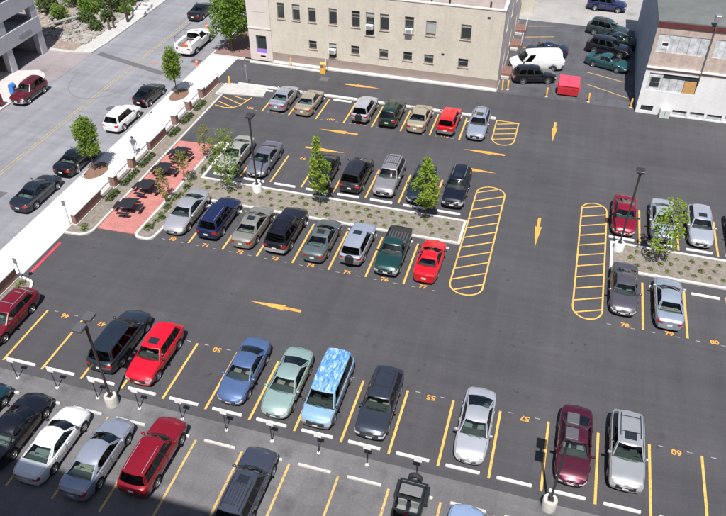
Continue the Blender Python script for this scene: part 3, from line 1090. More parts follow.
# --- white and pink building on the right
RX0, RX1, RY, RH, RYN = 37.65, 75.0, 43.9, 8.95, 63.2
rb = thing('old_warehouse', 'old brick warehouse painted white below with boarded panels and flat roof', 'building', (0, 0, 0))
LW = [(38.05, 39.15, 0.28, 0.82), (40.92, 42.2, 0.1, 0.7), (42.5, 43.75, 0.12, 0.72), (44.0, 45.3, 0.12, 0.7), (45.6, 46.9, 0.12, 0.7), (47.2, 48.5, 0.12, 0.7)]
BIG = (38.05, 42.35, 2.42, 4.12)
m = MB()
facade(m, (RX0, RY, 0), (1, 0, 0), RX1 - RX0, -0.02, 4.28, [tuple(q) for q in [(a - RX0, b - RX0, c, d) for a, b, c, d in LW + [BIG]]], 0.14, (0, -1, 0))
m.build('painted_wall', M_WHITEBR, rb)
PAN = [(37.98, 42.42, 6.12, 7.78), (42.78, 47.2, 6.12, 7.78), (47.6, 52.0, 6.12, 7.78)]
m = MB()
facade(m, (RX0, RY + 0.02, 0), (1, 0, 0), RX1 - RX0, 4.28, 8.45, [(a - RX0, b - RX0, c, d) for a, b, c, d in PAN], 0.10, (0, -1, 0))
m.build('upper_wall', M_PINKBR, rb)
for a, b, c, d in PAN:
    n = 5
    for k in range(n):
        MB().box(a + (b - a) * k / n + 0.01, a + (b - a) * (k + 1) / n - 0.01, RY + 0.06, RY + 0.11, c, d).build('board', M_BOARD, rb)
w = MB().box(38.35, 39.0, RY + 0.035, RY + 0.06, 6.42, 7.08).build('window', M_WHITE, rb)
MB().box(38.42, 38.92, RY + 0.025, RY + 0.036, 6.74, 7.02).build('pane', M_WINGLASS, w)
MB().box(38.42, 38.92, RY + 0.025, RY + 0.036, 6.46, 6.68).build('pane', M_BOARD, w)
# boarded lower bay: window, black strip and plywood sheet
for k in range(3):
    MB().box(39.3 + k * 0.65, 39.93 + k * 0.65, RY + 0.08, RY + 0.13, 2.44, 3.66).build('board', M_BOARD, rb)
MB().box(38.07, 39.28, RY + 0.08, RY + 0.13, 2.44, 4.1).build('board', M_BOARD, rb)
MB().box(39.3, 42.33, RY + 0.09, RY + 0.13, 3.7, 4.12).build('transom', M_WINGLASS, rb)
MB().box(41.26, 42.3, RY + 0.06, RY + 0.13, 2.44, 3.62).build('plywood_sheet', M_PLY, rb)
w = MB().box(38.25, 39.1, RY + 0.05, RY + 0.08, 2.75, 3.72).build('window', M_GALV, rb)
for c in ((2.8, 3.18), (3.24, 3.68)):
    MB().box(38.3, 39.05, RY + 0.038, RY + 0.051, c[0], c[1]).build('pane', M_WINGLASS, w)
for i, (a, b, c, d) in enumerate(LW):
    MB().box(a, b, RY + 0.1, RY + 0.14, c, d).build('vent_window', M_WINGLASS if i == 0 else M_BOARD, rb)
    if i:
        MB().box(a + 0.03, b - 0.03, RY + 0.06, RY + 0.1, d - 0.18, d - 0.02).build('lintel_gap', M_WINGLASS, rb)
MB().cbox(RX0 - 0.05, RX1, RY - 0.12, RY + 0.02, 4.58, 4.74, 0.02).build('ledge', M_WHITE, rb)
MB().box(RX0 - 0.04, RX1, RY - 0.06, RY + 0.02, 8.45, 8.9).build('fascia', M_MAROON, rb)
m = MB()
m.face([(RX0, RYN, -0.02), (RX0, RY, -0.02), (RX0, RY, 8.45), (RX0, RYN, 8.45)])
m.face([(RX1, RYN, -0.02), (RX0, RYN, -0.02), (RX0, RYN, 8.45), (RX1, RYN, 8.45)])
m.build('side_wall', M_SHADEBR, rb)
MB().box(RX0 - 0.06, RX1, RY - 0.02, RYN, 8.9, 9.0).build('roof', M_ROOFD, rb)
MB().box(RX0 - 0.05, RX0 + 0.1, RY - 0.0, RYN, 8.45, 8.9).build('fascia', M_SHADEBR, rb)
m = MB()
m.tube([(42.35, RY - 0.12, 3.4), (42.35, RY - 0.16, 4.6), (42.35, RY - 0.16, 8.4), (42.3, RY - 0.15, 9.4)], 0.05, 6)
m.build('drain_pipe', M_GREYM, rb)
m = MB()
m.cbox(42.05, 42.5, RY - 0.3, RY + 0.25, 9.35, 9.95, 0.03)
m.build('vent_hood', M_GALV, rb)
t = thing('utility_box', 'pale green utility cabinet standing against the white warehouse wall', 'cabinet', (40.25, RY - 0.32, 0))
MB().cbox(-0.45, 0.45, -0.3, 0.3, 0, 0.85, 0.03).build('cabinet', mat('pale_green_enamel', (0.52, 0.58, 0.54), 0.5), t)
MB().box(-0.02, 0.02, -0.315, -0.295, 0.1, 0.75).build('door_seam', M_GREYM, t)

# --- concrete parking garage on the left
gx = -25.0
pg = thing('parking_garage', 'pale concrete parking garage with open decks at the corner of the street', 'building', (0, 0, 0))
for k, y in enumerate((40.0, 34.9, 29.6, 24.3, 19.0)):
    MB().box(gx - 0.7, gx, y - 0.42, y + 0.42, -0.15, 9.6).build('column', M_GARAGE, pg)
for z0, z1 in ((2.35, 3.95), (5.25, 6.9), (8.2, 9.8)):
    MB().cbox(gx - 0.35, gx + 0.06, 10, 40.5, z0, z1, 0.02).build('spandrel', M_GARAGE, pg)
    MB().cbox(-60, gx - 0.35, 40.1, 40.45, z0, z1, 0.02).build('spandrel', M_GARAGE, pg)
    MB().box(-60, gx - 0.36, 10, 40.09, z0 + 0.5, z0 + 0.85).build('deck', M_CONC, pg)
MB().box(-60, -34, 10, 40.0, -0.15, 9.0).build('core_wall', M_GARAGE, pg)
MB().box(gx - 9, gx - 0.36, 27.0, 27.3, -0.15, 2.8).build('inner_wall', mat('garage_teal', (0.10, 0.24, 0.26), 0.6), pg)
MB().box(-34, gx - 0.7, 40.12, 40.4, -0.15, 2.35).build('end_wall', M_GARAGE, pg)
MB().cbox(gx + 0.06, gx + 0.10, 36.7, 38.7, 2.95, 3.25, 0.01).build('sign_plate', mat('sign_grey', (0.30, 0.30, 0.33), 0.6), pg)

# --- the tall building behind the viewpoint whose roof edge shades the lower rows
ob = thing('office_building', 'tall office block whose roof edge throws shade on the lower lot', 'building', (0, 0, 0))
MB().box(-40, 90, -60, -24.6, -0.15, 36.6).build('wall', M_CREAMSTONE, ob)
for k in range(9):
    MB().box(-39, 89, -24.6, -24.55, 2.0 + k * 4.0, 4.0 + k * 4.0).build('window_band', M_WINGLASS, ob)
# ------------------------------------------------------------------ street furniture
def wheel_stop(x, y, label, m=M_STOP, L=1.83, group='wheel stops', rz=0.0):
    t = thing('wheel_stop', label, 'wheel stop', (x, y, 0), rz, group)
    h = L / 2
    mb = MB()
    prof = [(-0.08, 0.0), (-0.075, 0.09), (-0.045, 0.125), (0.045, 0.125), (0.075, 0.09), (0.08, 0.0)]
    n = len(prof)
    for xx in (-h, -h + 0.03, h - 0.03, h):
        k = 0.88 if abs(xx) == h else 1.0
        mb.v += [(xx, p[0] * k, p[1] * k) for p in prof]
    for i in range(3):
        for j in range(n - 1):
            mb.f.append((i * n + j, (i + 1) * n + j, (i + 1) * n + j + 1, i * n + j + 1))
    mb.f.append(tuple(reversed(range(n))))
    mb.f.append(tuple(3 * n + j for j in range(n)))
    mb.build('block', m, t)
    for xx in (-h * 0.72, h * 0.72):
        MB().lathe([(0.0, 0.130), (0.022, 0.129), (0.024, 0.122)], 6, xx, 0).build('anchor_pin', M_GREYM, t)


R0D = {-1: 'of the maroon station wagon', 0: 'of the empty stall beside the maroon station wagon', 1: 'of the empty stall beside the dark minivan', 2: 'of the dark minivan', 3: 'of the bright red off road wagon', 4: 'of the empty stall between red wagon and blue sedan',
       5: 'of the medium blue sedan', 6: 'of the pale mint sedan', 7: 'of the van with peeling roof', 8: 'of the dark grey long roofed wagon', 9: 'of the empty stall between dark grey wagon and silver sedan', 10: 'of the pale silver sedan',
       11: 'of the empty stall between silver and dark maroon sedans', 12: 'of the dark maroon sedan', 13: 'of the silver off road wagon', 14: 'of the empty stall next to the silver off road wagon'}
for i in range(-1, 17):
    wheel_stop(SW * (i + 0.5) - 0.05, 0.04, 'white wheel stop ' + R0D.get(i, 'past the empty stalls beyond the silver off road wagon'), group='white wheel stops of the lower numbered row')
for i, d in enumerate(('silver sedan', 'navy wagon', 'beige grey sedan', 'long black wagon', 'grey green sedan', 'pale blue compact wagon', 'green pickup truck', 'red coupe')):
    wheel_stop(R3X + SW * (i - 0.5), 18.35, 'white wheel stop against the island kerb ahead of the ' + d, group='wheel stops along the island, numbered side')
for i, d in enumerate(('of the pale cream sedan', 'of the slate grey sedan', 'of the empty stall by the grey sedan', 'of the dark hatchback behind the slim tree', 'of the charcoal minivan', 'of the silver grey wagon with rack', 'of the dark sedan behind the leafy tree', 'of the glossy black wagon')):
    wheel_stop(R2X + SW * (i - 1.5), 22.75, 'white wheel stop on the far island kerb ' + d, group='wheel stops along the island, far side')
for i, d in enumerate(('of the empty stall by the pale corner slab', 'of the silver blue sedan', 'of the champagne sedan', 'of the empty stall in the far row', 'of the silver spare wheel wagon', 'of the dark green wagon', 'of the gold beige sedan', 'of the red compact wagon')):
    wheel_stop(R1X + SW * (i - 0.5), 38.15, 'white wheel stop under the long kerb ' + d, group='wheel stops of the far row')
for i, (d, e) in enumerate((('of the dark grey sedan', 'of the dark red sedan'), ('of the light blue sedan', 'of the pale silver sedan behind the tree'), ('of the empty stall beside the light blue sedan', 'of the silver wagon with sunroof'), ('past the empty stall beside the light blue sedan', 'of the olive grey car'))):
    wheel_stop(RRX + SW * (i - 0.5), 18.1, 'white wheel stop at the short island ' + d, group='wheel stops at the short island')
    wheel_stop(RRX + SW * (i - 0.5) - 0.1, 23.1, 'white wheel stop beyond the short island ' + e, group='wheel stops at the short island, far side')
for k, lb in ((-2, 'in front of the teal car'), (-1, 'in front of the black sedan'), (0, 'in front of the white sedan'), (1, 'in front of the silver sedan beside the red wagon'), (2, 'in front of the tall red wagon'), (3, 'in the empty stall beside the tall red wagon'), (4, 'in front of the grey roof rack wagon'), (5, 'in the empty stall beside the grey roof rack wagon'),
              (6, 'in the empty stall beside the open off road vehicle'), (7, 'behind the open off road vehicle'), (8, 'in front of the pale blue car'), (9, 'in the empty stall beside the pale blue car')):
    wheel_stop(7.24 + 2.765 * k + 0.03, -2.12, 'old grey concrete wheel stop ' + lb, M_STOPOLD, 1.85, 'old wheel stops of the lower lot')


def lamp_post(x, y, label, twin, ang=0.0):
    t = thing('lamp_post', label, 'lamp post', (x, y, 0.0), ang, 'lot lamp posts')
    MB().lathe([(0.0, -0.02), (0.37, -0.02), (0.37, 0.70), (0.345, 0.75), (0.0, 0.75)], 24).build('concrete_base', M_STOPOLD if twin else M_STOP, t, 40)
    MB().cbox(-0.15, 0.15, -0.15, 0.15, 0.75, 0.79, 0.01).build('base_plate', M_BRONZE, t)
    m = MB()
    m.cbox(-0.06, 0.06, -0.06, 0.06, 0.79, 6.55, 0.012)
    m.build('pole', M_BRONZE, t)
    MB().cbox(-0.075, 0.075, -0.075, 0.075, 6.1, 6.72, 0.012).build('pole_top', M_BRONZE, t)
    for s in ((-1, 1) if twin else (1,)):
        a, b = (0.12, 0.75) if twin else (-0.16, 0.46)
        y0, y1 = sorted((s * a, s * b))
        MB().box(-0.03, 0.03, min(0, s * 0.15), max(0, s * 0.15), 6.56, 6.63).build('arm', M_BRONZE, t)
        h = MB().cbox(-0.27, 0.27, y0, y1, 6.73 if not twin else 6.6, 6.92 if not twin else 6.77, 0.02).build('lamp_head', mat('lamp_head_bronze', (0.13, 0.125, 0.135), 0.4, 0.3) if twin else M_BRONZE, t)
        zz = 6.6 if twin else 6.73
        MB().box(-0.22, 0.22, y0 + 0.05, y1 - 0.05, zz - 0.012, zz - 0.001).build('lens', M_LENS, h)


lamp_post(8.35, -1.25, 'twin headed lamp post on a round base behind the dark minivan', True)
lamp_post(33.33, -0.95, 'twin headed lamp post on a round base by the maroon sedan', True)
lamp_post(36.42, 21.6, 'single headed lamp post on a white base in front of the dark red sedan', False)
lamp_post(8.05, 21.3, 'single headed lamp post on a white base in the island with slim trees', False)


def stall_sign(i):
    t = thing('stall_sign', 'white plate sign ' + R0D[i], 'sign', (SW * (i + 0.5) + 0.44, -1.12, 0.0), 0, 'small plate signs along the lower row')
    MB().lathe([(0.0, 0.0), (0.10, 0.0), (0.10, 0.05), (0.0, 0.06)], 10).build('footing', M_STOP, t)
    MB().cbox(-0.025, 0.025, -0.02, 0.02, 0.03, 1.86, 0.005).build('post', M_BRONZE, t)
    MB().cbox(-0.20, 0.20, -0.036, -0.021, 1.45, 1.88, 0.003).build('plate', M_WHITE, t)


for i in range(-1, 10):
    stall_sign(i)


def pole_sign(x, y, h, label, pw=0.3, ph=0.45, m=M_GREYM, rz=0.0, z0=0.0):
    t = thing('sign_post', label, 'sign', (x, y, z0), rz)
    MB().tube([(0, 0, 0), (0, 0, h)], 0.03, 8).build('post', M_GALV, t)
    MB().cbox(-pw / 2, pw / 2, -0.05, -0.03, h - ph, h + 0.02, 0.004).build('plate', m, t)
    MB().box(-0.05, 0.05, -0.05, 0.05, 0.0, 0.02).build('foot', M_GREYM, t)


pole_sign(-4.05, 13.2, 2.2, 'grey sign on a thin post beside the driveway brick wall', z0=0.02)
pole_sign(-3.2, 6.35, 2.2, 'grey sign on a thin post at the driveway tip near the maroon wagon', z0=0.08)
pole_sign(-0.4, 38.95, 2.1, 'thin pale post with small plate on the kerb of the entrance lane', 0.22, 0.2, M_GALV)
# parking meters
for x, y, lb in ((-6.8, 19.0, 'grey parking meter by the dark sedan behind the street tree'), (-6.8, 30.3, 'grey parking meter beside the white off road wagon')):
    t = thing('parking_meter', lb, 'parking meter', (x, y, 0.02), 0, 'parking meters')
    MB().tube([(0, 0, 0), (0, 0, 1.0)], 0.03, 8).build('post', M_GALV, t)
    MB().lathe([(0.0, 1.0), (0.08, 1.0), (0.10, 1.2), (0.09, 1.32), (0.0, 1.38)], 10).build('meter_head', M_GREYM, t)


def bollard(x, y, label, h=0.95, r=0.09):
    t = thing('bollard', label, 'bollard', (x, y, 0), 0, 'yellow bollards')
    MB().lathe([(r, 0.0), (r, h - 0.06), (r * 0.75, h - 0.01), (0.0, h)], 12).build('post', M_SAFETY, t, 40)
    MB().lathe([(r + 0.06, 0.0), (r + 0.05, 0.03), (r, 0.035)], 12).build('collar', M_CONC, t)


bollard(29.2, 44.75, 'yellow bollard between the black hatchback and the red dumpster')
bollard(33.25, 44.75, 'yellow bollard on the alley side of the red dumpster')
bollard(37.25, 44.75, 'yellow bollard at the corner of the white warehouse')
bollard(-2.1, 38.35, 'yellow bollard at the end of the brick wall beside the pale slab')
bollard(2.4, 44.15, 'yellow bollard on the kerb below the cream building')
bollard(24.75, 45.15, 'yellow bollard at the corner of the cream building, nearest its wall', 1.0)
bollard(25.3, 45.2, 'yellow bollard at the corner of the cream building, nearest the alley', 1.0)
# ticket pillar with lifted barrier arm
t = thing('ticket_machine', 'squat yellow ticket pillar with raised barrier arm by the cream building', 'ticket machine', (6.2, 43.55, 0))
MB().cbox(-0.28, 0.28, -0.22, 0.22, 0, 1.15, 0.03).build('cabinet', M_SAFETY, t)
MB().cbox(-0.16, 0.16, -0.235, -0.215, 0.7, 1.0, 0.005).build('panel', M_GREYM, t)
MB().cbox(0.30, 0.36, -0.03, 0.03, 0.9, 3.2, 0.008).build('barrier_arm', M_WHITE, t)
# dumpster
t = thing('dumpster', 'bright red metal dumpster with sloped lid at the mouth of the alley', 'dumpster', (31.15, 46.05, 0), 0.03)
m = MB()
prof = [(-0.75, 0.18), (-0.85, 0.85), (-0.85, 1.12), (0.85, 1.42), (0.85, 0.18)]
for x in (-1.0, 1.0):
    m.v += [(x, p[0], p[1]) for p in prof]
m.f = [(0, 1, 2, 3, 4)[::-1], (5, 6, 7, 8, 9)] + [(i, (i + 1) % 5, 5 + (i + 1) % 5, 5 + i) for i in range(5)]
m.build('bin', M_RED, t)
for x in (-0.98, 0.02):
    m = MB()
    m.v = [(x, -0.9, 1.13), (x + 0.96, -0.9, 1.13), (x + 0.96, 0.88, 1.45), (x, 0.88, 1.45)]
    m.v += [(a, b, c + 0.05) for a, b, c in m.v]
    m.f = [(3, 2, 1, 0), (4, 5, 6, 7), (0, 1, 5, 4), (1, 2, 6, 5), (2, 3, 7, 6), (3, 0, 4, 7)]
    m.build('lid', mat('lid_red', (0.62, 0.06, 0.10), 0.5), t)
for x in (-1.12, 1.0):
    MB().cbox(x, x + 0.12, -0.5, 0.5, 0.7, 0.85, 0.01).build('lift_pocket', M_RED, t)
for x in (-0.8, 0.8):
    for y in (-0.6, 0.65):
        MB().lathe([(0.0, -0.04), (0.09, -0.04), (0.09, 0.04), (0.0, 0.04)], 10, x, y, 0.09, 'Y').build('caster', M_RUBBER, t)

# mailbox and news box on the west footway
t = thing('mailbox', 'blue street collection mailbox on the footway in front of the maroon off road wagon', 'mailbox', (-21.75, 30.3, 0.02))
m = MB()
m.box(-0.28, 0.28, -0.26, 0.26, 0.15, 0.95)
n0 = len(m.v)
pr = arc(0, 0.95, 0.28, 0.3, 0, 180, 8)
for y in (-0.26, 0.26):
    m.v += [(p[0], y, p[1]) for p in pr]
k = len(pr)
m.f += [tuple(n0 + i for i in range(k)), tuple(n0 + k + i for i in reversed(range(k)))] + [(n0 + i, n0 + k + i, n0 + k + i + 1, n0 + i + 1) for i in range(k - 1)]
m.build('box', M_BLUEBOX, t)
for x in (-0.22, 0.22):
    for y in (-0.2, 0.2):
        MB().box(x - 0.03, x + 0.03, y - 0.03, y + 0.03, 0, 0.15).build('leg', M_BLUEBOX, t)
MB().cbox(0.275, 0.30, -0.2, 0.2, 0.95, 1.08, 0.005).build('chute', M_GALV, t)
t = thing('news_box', 'red newspaper box at the edge of the west footway', 'news box', (-21.6, 27.9, 0.02), 0.0)
MB().cbox(-0.3, 0.3, -0.3, 0.3, 0.35, 1.25, 0.03).build('cabinet', mat('news_red', (0.55, 0.02, 0.03), 0.4), t)
MB().cbox(-0.05, 0.05, -0.05, 0.05, 0, 0.35, 0.01).build('post', M_BLACKM, t)
MB().cbox(0.29, 0.31, -0.22, 0.22, 0.7, 1.1, 0.005).build('window', M_WINGLASS, t)
# utility pole, stumps
t = thing('utility_pole', 'dark wooden utility pole at the edge of the rubble slope', 'utility pole', (-20.75, 50.3, 0))
MB().tube([(0, 0, -0.1), (0.02, 0, 5), (0.05, 0, 10)], [0.17, 0.15, 0.12], 10).build('pole', mat('pole_wood', (0.06, 0.042, 0.034), 0.9, var=0.3, scale=10), t, 40)
MB().cbox(-1.1, 1.2, -0.06, 0.06, 9.2, 9.32, 0.01).build('crossarm', M_BARK, t)
for k, (x, y) in enumerate(((-21.6, 47.6), (-21.3, 48.1))):
    t = thing('timber_post', 'short dark timber post, one of a pair on the rubble edge', 'post', (x, y, 0), 0, 'timber posts')
    MB().tube([(0, 0, -0.1), (0.03, 0.02, 1.3)], [0.14, 0.12], 8).build('post', M_BARK, t)
    MB().tube([(0.03, 0.02, 1.3), (0.03, 0.02, 1.33)], [0.13, 0.09], 8).build('top', M_BARK, t)
for k in range(3):
    o = MB().cbox(-0.85, 0.85, -0.4, 0.4, 0, 0.45, 0.04).build('concrete_block', M_WALK)
    o.location = (-20.6 - 0.25 * k, 52.6 + 1.25 * k, 0.01)
    o.rotation_euler = (0, 0, 0.15)
    tag(o, 'pale concrete block in the row of blocks beyond the utility pole', 'block', 'concrete blocks by the road')

# orange cones beside the utility truck
for x, y, lb in ((-10.9, 51.4, 'orange traffic cone in the road ahead of the white utility truck'), (-7.6, 42.0, 'orange traffic cone by the kerb behind the white utility truck')):
    t = thing('traffic_cone', lb, 'cone', (x, y, -0.12))
    MB().cbox(-0.22, 0.22, -0.22, 0.22, 0, 0.04, 0.01).build('base', mat('cone_orange', (0.80, 0.14, 0.04), 0.5), t)
    MB().lathe([(0.16, 0.04), (0.04, 0.78), (0.0, 0.79)], 12).build('cone', MATS['cone_orange'], t, 40)
    MB().lathe([(0.124, 0.32), (0.098, 0.46)], 12).build('stripe', M_WHITE, t, 40)


# picnic tables: square perforated top with four attached seats
def picnic_table(x, y, label, rz):
    t = thing('picnic_table', label, 'picnic table', (x, y, 0.035), rz, 'black picnic tables on the red paving')
    MB().cbox(-0.61, 0.61, -0.61, 0.61, 0.73, 0.76, 0.012).build('tabletop', M_BLACKM, t)
    MB().tube([(0, 0, 0.0), (0, 0, 0.72)], 0.06, 8).build('pedestal', M_BLACKM, t)
    for k in range(4):
        a = k * PI / 2
        c, s = math.cos(a), math.sin(a)
        R_ = lambda p: (c * p[0] - s * p[1], s * p[0] + c * p[1], p[2])
        m = MB().cbox(-0.50, 0.50, 0.84, 1.12, 0.42, 0.455, 0.012)
        m.v = [R_(p) for p in m.v]
        m.build('seat', M_BLACKM, t)
        m = MB()
        m.tube([R_((0, 0.03, 0.12)), R_((0, 0.94, 0.12)), R_((0, 0.94, 0.42))], 0.03, 6)
        m.tube([R_((0, 0.94, 0.12)), R_((0, 0.94, 0.0))], 0.035, 6)
        m.build('support_arm', M_BLACKM, t)


picnic_table(-0.62, 16.0, 'black square picnic table nearest the open end of the red paving', 0.12)
picnic_table(-0.55, 18.75, 'black square picnic table, second from the driveway end of the red paving', -0.06)
picnic_table(-0.42, 21.5, 'black square picnic table, third from the driveway end of the red paving', 0.08)
picnic_table(-0.30, 24.15, 'black square picnic table deepest in the red paving', -0.1)


# ------------------------------------------------------------------ trees
def leaves_mesh(name, centers, n, leaf, rr, spread, flat=0.0):
    """n small leaf quads scattered about clump centres; each leaf is its own island"""
    r = np.random.RandomState(rr)
    C = np.array([c[:3] for c in centers])
    S = np.array([c[3] for c in centers])
    pick = r.choice(len(C), n, p=S ** 2 / np.sum(S ** 2))
    d = r.normal(size=(n, 3))
    d /= np.linalg.norm(d, axis=1)[:, None]
    rad = r.uniform(0.25, 1.0, n) ** 0.6
    p = C[pick] + d * (rad * S[pick])[:, None] * np.array([1, 1, spread])
    nn = r.normal(size=(n, 3)) * 0.62 + np.array([0.1, -0.45, 0.8])
    nn /= np.linalg.norm(nn, axis=1)[:, None]
    u = np.cross(nn, r.normal(size=(n, 3)))
    u /= np.linalg.norm(u, axis=1)[:, None]
    w = np.cross(nn, u)
    w /= np.linalg.norm(w, axis=1)[:, None]
    s = (leaf * r.uniform(0.6, 1.3, n))[:, None]
    V = np.empty((n, 4, 3))
    V[:, 0] = p - u * s
    V[:, 1] = p - w * s * 0.55
    V[:, 2] = p + u * s
    V[:, 3] = p + w * s * 0.55
    me = bpy.data.meshes.new(name)
    me.vertices.add(n * 4)
    me.vertices.foreach_set('co', V.reshape(-1))
    me.loops.add(n * 4)
    me.loops.foreach_set('vertex_index', np.arange(n * 4))
    me.polygons.add(n)
    me.polygons.foreach_set('loop_start', np.arange(0, n * 4, 4))
    me.polygons.foreach_set('loop_total', np.full(n, 4))
    me.update(calc_edges=True)
    me.validate()
    return me


def tree(name, label, x, y, h, cb_, prof, n, leaf, lmat, seed, trunk=0.08, clumps=34, csize=0.35, group=None, z=0.0, cat='tree', spread=1.0, fill=0.85):
    """prof(t) gives the crown radius at t = 0 (crown base) .. 1 (top)"""
    rr = random.Random(seed)
    t = thing(name, label, cat, (x, y, z), 0, group)
    m = MB()
    pts, rad = [], []
    lean = (rr.uniform(-0.04, 0.04), rr.uniform(-0.04, 0.04))
    for k in range(7):
        f = k / 6
        pts.append((lean[0] * f * h + rr.uniform(-0.03, 0.03) * (k > 0), lean[1] * f * h + rr.uniform(-0.03, 0.03) * (k > 0), f * h * 0.93 - (0.05 if k == 0 else 0)))
        rad.append(trunk * (1 - 0.82 * f) * (1.25 if k == 0 else 1))
    m.tube(pts, rad, 7)
    cents = []
    for k in range(clumps):
        f = (k + 0.5) / clumps
        f = f ** 0.9
        a = k * 2.399 + rr.uniform(-0.4, 0.4)
        R_ = prof(f) * (rr.uniform(0.25, 1.0) ** 0.5) * fill
        zz = cb_ + (h - cb_) * f + rr.uniform(-0.12, 0.12)
        bx, by = lean[0] * zz, lean[1] * zz
        c = (bx + R_ * math.cos(a), by + R_ * math.sin(a), zz)
        sz = csize * rr.uniform(0.6, 1.25) * (0.55 + 0.55 * prof(f) / max(prof(q / 10) for q in range(11)))
        cents.append((*c, sz))
        if k % 2 == 0 and f < 0.9:
            zs = max(cb_ * 0.8, zz - R_ * 0.8 - 0.25)
            m.tube([(lean[0] * zs, lean[1] * zs, zs), ((bx + c[0]) / 2, (by + c[1]) / 2, (zs + zz) / 2 + 0.08), c], [trunk * 0.38, trunk * 0.25, trunk * 0.1], 5)
    m.build('trunk', M_BARK, t, 50)
    link('crown', leaves_mesh('crown', cents, n, leaf, seed, spread), lmat, t)
    return t


slim = lambda R_: (lambda f: R_ * (0.55 + 0.9 * f if f < 0.4 else 0.91 * (1 - f) / 0.6 * 1.0 + 0.08))
oval = lambda R_: (lambda f: R_ * math.sqrt(max(0.02, 1 - (2 * f - 0.86) ** 2 / 1.35)))
G_T = 'slim young trees in the islands'
tree('young_tree', 'slim pale green tree in the island in front of a dark car', 13.65, 20.75, 6.1, 1.3, slim(0.92), 1350, 0.105, L_LIGHT, 3, 0.05, 44, 0.34, G_T, 0.09)
tree('young_tree', 'leafy pale green tree in the island beside the black off road wagon', 22.05, 21.35, 5.5, 1.25, slim(1.2), 1900, 0.105, L_LIGHT, 4, 0.05, 48, 0.36, G_T, 0.09)
tree('young_tree', 'sparse spreading tree in the island corner in front of a pale sedan', 5.7, 20.75, 5.4, 1.0, oval(1.2), 800, 0.10, L_STREET, 5, 0.05, 40, 0.40, G_T, 0.09)
tree('young_tree', 'open branched tree in the short island in front of a silver sedan', 39.1, 20.9, 5.4, 1.2, oval(1.15), 850, 0.11, L_LIGHT, 6, 0.06, 34, 0.36, G_T, 0.09)
G_S = 'street trees in round mulch pits'
tree('street_tree', 'dense round green street tree in front of the dark parked sedan', -6.45, 20.4, 4.75, 1.85, oval(0.85), 2900, 0.10, L_STREET, 8, 0.07, 60, 0.46, G_S, 0.02)
tree('street_tree', 'dense green street tree in a pit behind the utility truck', -6.2, 34.9, 4.7, 1.85, oval(0.78), 2700, 0.10, L_STREET, 9, 0.07, 60, 0.46, G_S, 0.02)
for (x, y, lb) in ((-6.45, 20.4, 'brown mulch tree pit round the street tree near the person'), (-6.2, 34.9, 'brown mulch tree pit round the street tree near the utility truck')):
    o = MB().prism([(x + 1.05 * math.cos(a) * (1 if math.cos(a) > 0 else 0.6), y + 1.35 * math.sin(a)) for a in np.linspace(0, 2 * PI, 22)[:-1]], 0.0, 0.045).build('tree_pit', M_PIT)
    tag(o, lb, 'tree pit', 'tree pits', )
G_SP = 'thin saplings beside the red paving'
tree('sapling', 'thin yellowish sapling beside the deepest picnic table', 1.95, 24.6, 3.3, 0.8, oval(0.62), 420, 0.085, L_YEL, 11, 0.03, 16, 0.3, G_SP, 0.09)
tree('sapling', 'thin yellowish sapling beside the middle of the red paving', 1.75, 20.9, 3.0, 0.8, oval(0.55), 340, 0.085, L_YEL, 12, 0.03, 14, 0.28, G_SP, 0.09)
tree('sapling', 'thin yellowish sapling between the picnic tables and the silver sedan', 1.6, 17.9, 3.0, 0.6, oval(0.5), 380, 0.085, L_YEL, 13, 0.03, 14, 0.28, G_SP, 0.09)
G_B = 'large trees at the corner of the cream building'
tree('large_tree', 'large bright green tree shading the brick apron beside the utility truck', -5.4, 46.3, 6.4, 1.9, oval(2.2), 3000, 0.16, L_BIG, 15, 0.14, 46, 0.75, G_B)
tree('large_tree', 'bright green tree rising behind the one that shades the brick apron', -6.3, 51.3, 7.4, 2.2, oval(2.2), 2600, 0.16, L_BIG, 16, 0.14, 44, 0.75, G_B)

# ------------------------------------------------------------------ rubble slope, weeds
hx = np.linspace(-75, -22.2, 60)
hy = np.linspace(41.2, 120, 70)
hr = np.random.RandomState(5)


def hill_z(x, y):
    b = min(1.0, max(0.0, (-22.2 - x) / 6.0)) * min(1.0, max(0.0, (y - 43.0) / 4))
    return 0.0 + b * (0.9 + 0.35 * math.sin(x * 0.9) * math.cos(y * 0.7) + 0.25 * math.sin(x * 2.1 + y * 1.3)) + 0.02


m = MB()
for y in hy:
    for x in hx:
        m.v.append((x, y, hill_z(x, y)))
nx = len(hx)
for j in range(len(hy) - 1):
    for i in range(nx - 1):
        m.f.append((j * nx + i, j * nx + i + 1, (j + 1) * nx + i + 1, (j + 1) * nx + i))
struct('slope', m, mat('slope_earth', (0.27, 0.21, 0.17), 0.95, var=0.35, scale=1.6, bump=0.8, bscale=12), 60)
m = MB()
ICO = [(0, 0, 1)] + [(0.894 * math.cos(2 * PI * k / 5), 0.894 * math.sin(2 * PI * k / 5), 0.447) for k in range(5)] + [(0.894 * math.cos(2 * PI * (k + .5) / 5), 0.894 * math.sin(2 * PI * (k + .5) / 5), -0.447) for k in range(5)] + [(0, 0, -1)]
ICF = [(0, 1 + k, 1 + (k + 1) % 5) for k in range(5)] + [(1 + k, 6 + k, 1 + (k + 1) % 5) for k in range(5)] + [(1 + (k + 1) % 5, 6 + k, 6 + (k + 1) % 5) for k in range(5)] + [(11, 6 + (k + 1) % 5, 6 + k) for k in range(5)]
rr = random.Random(21)
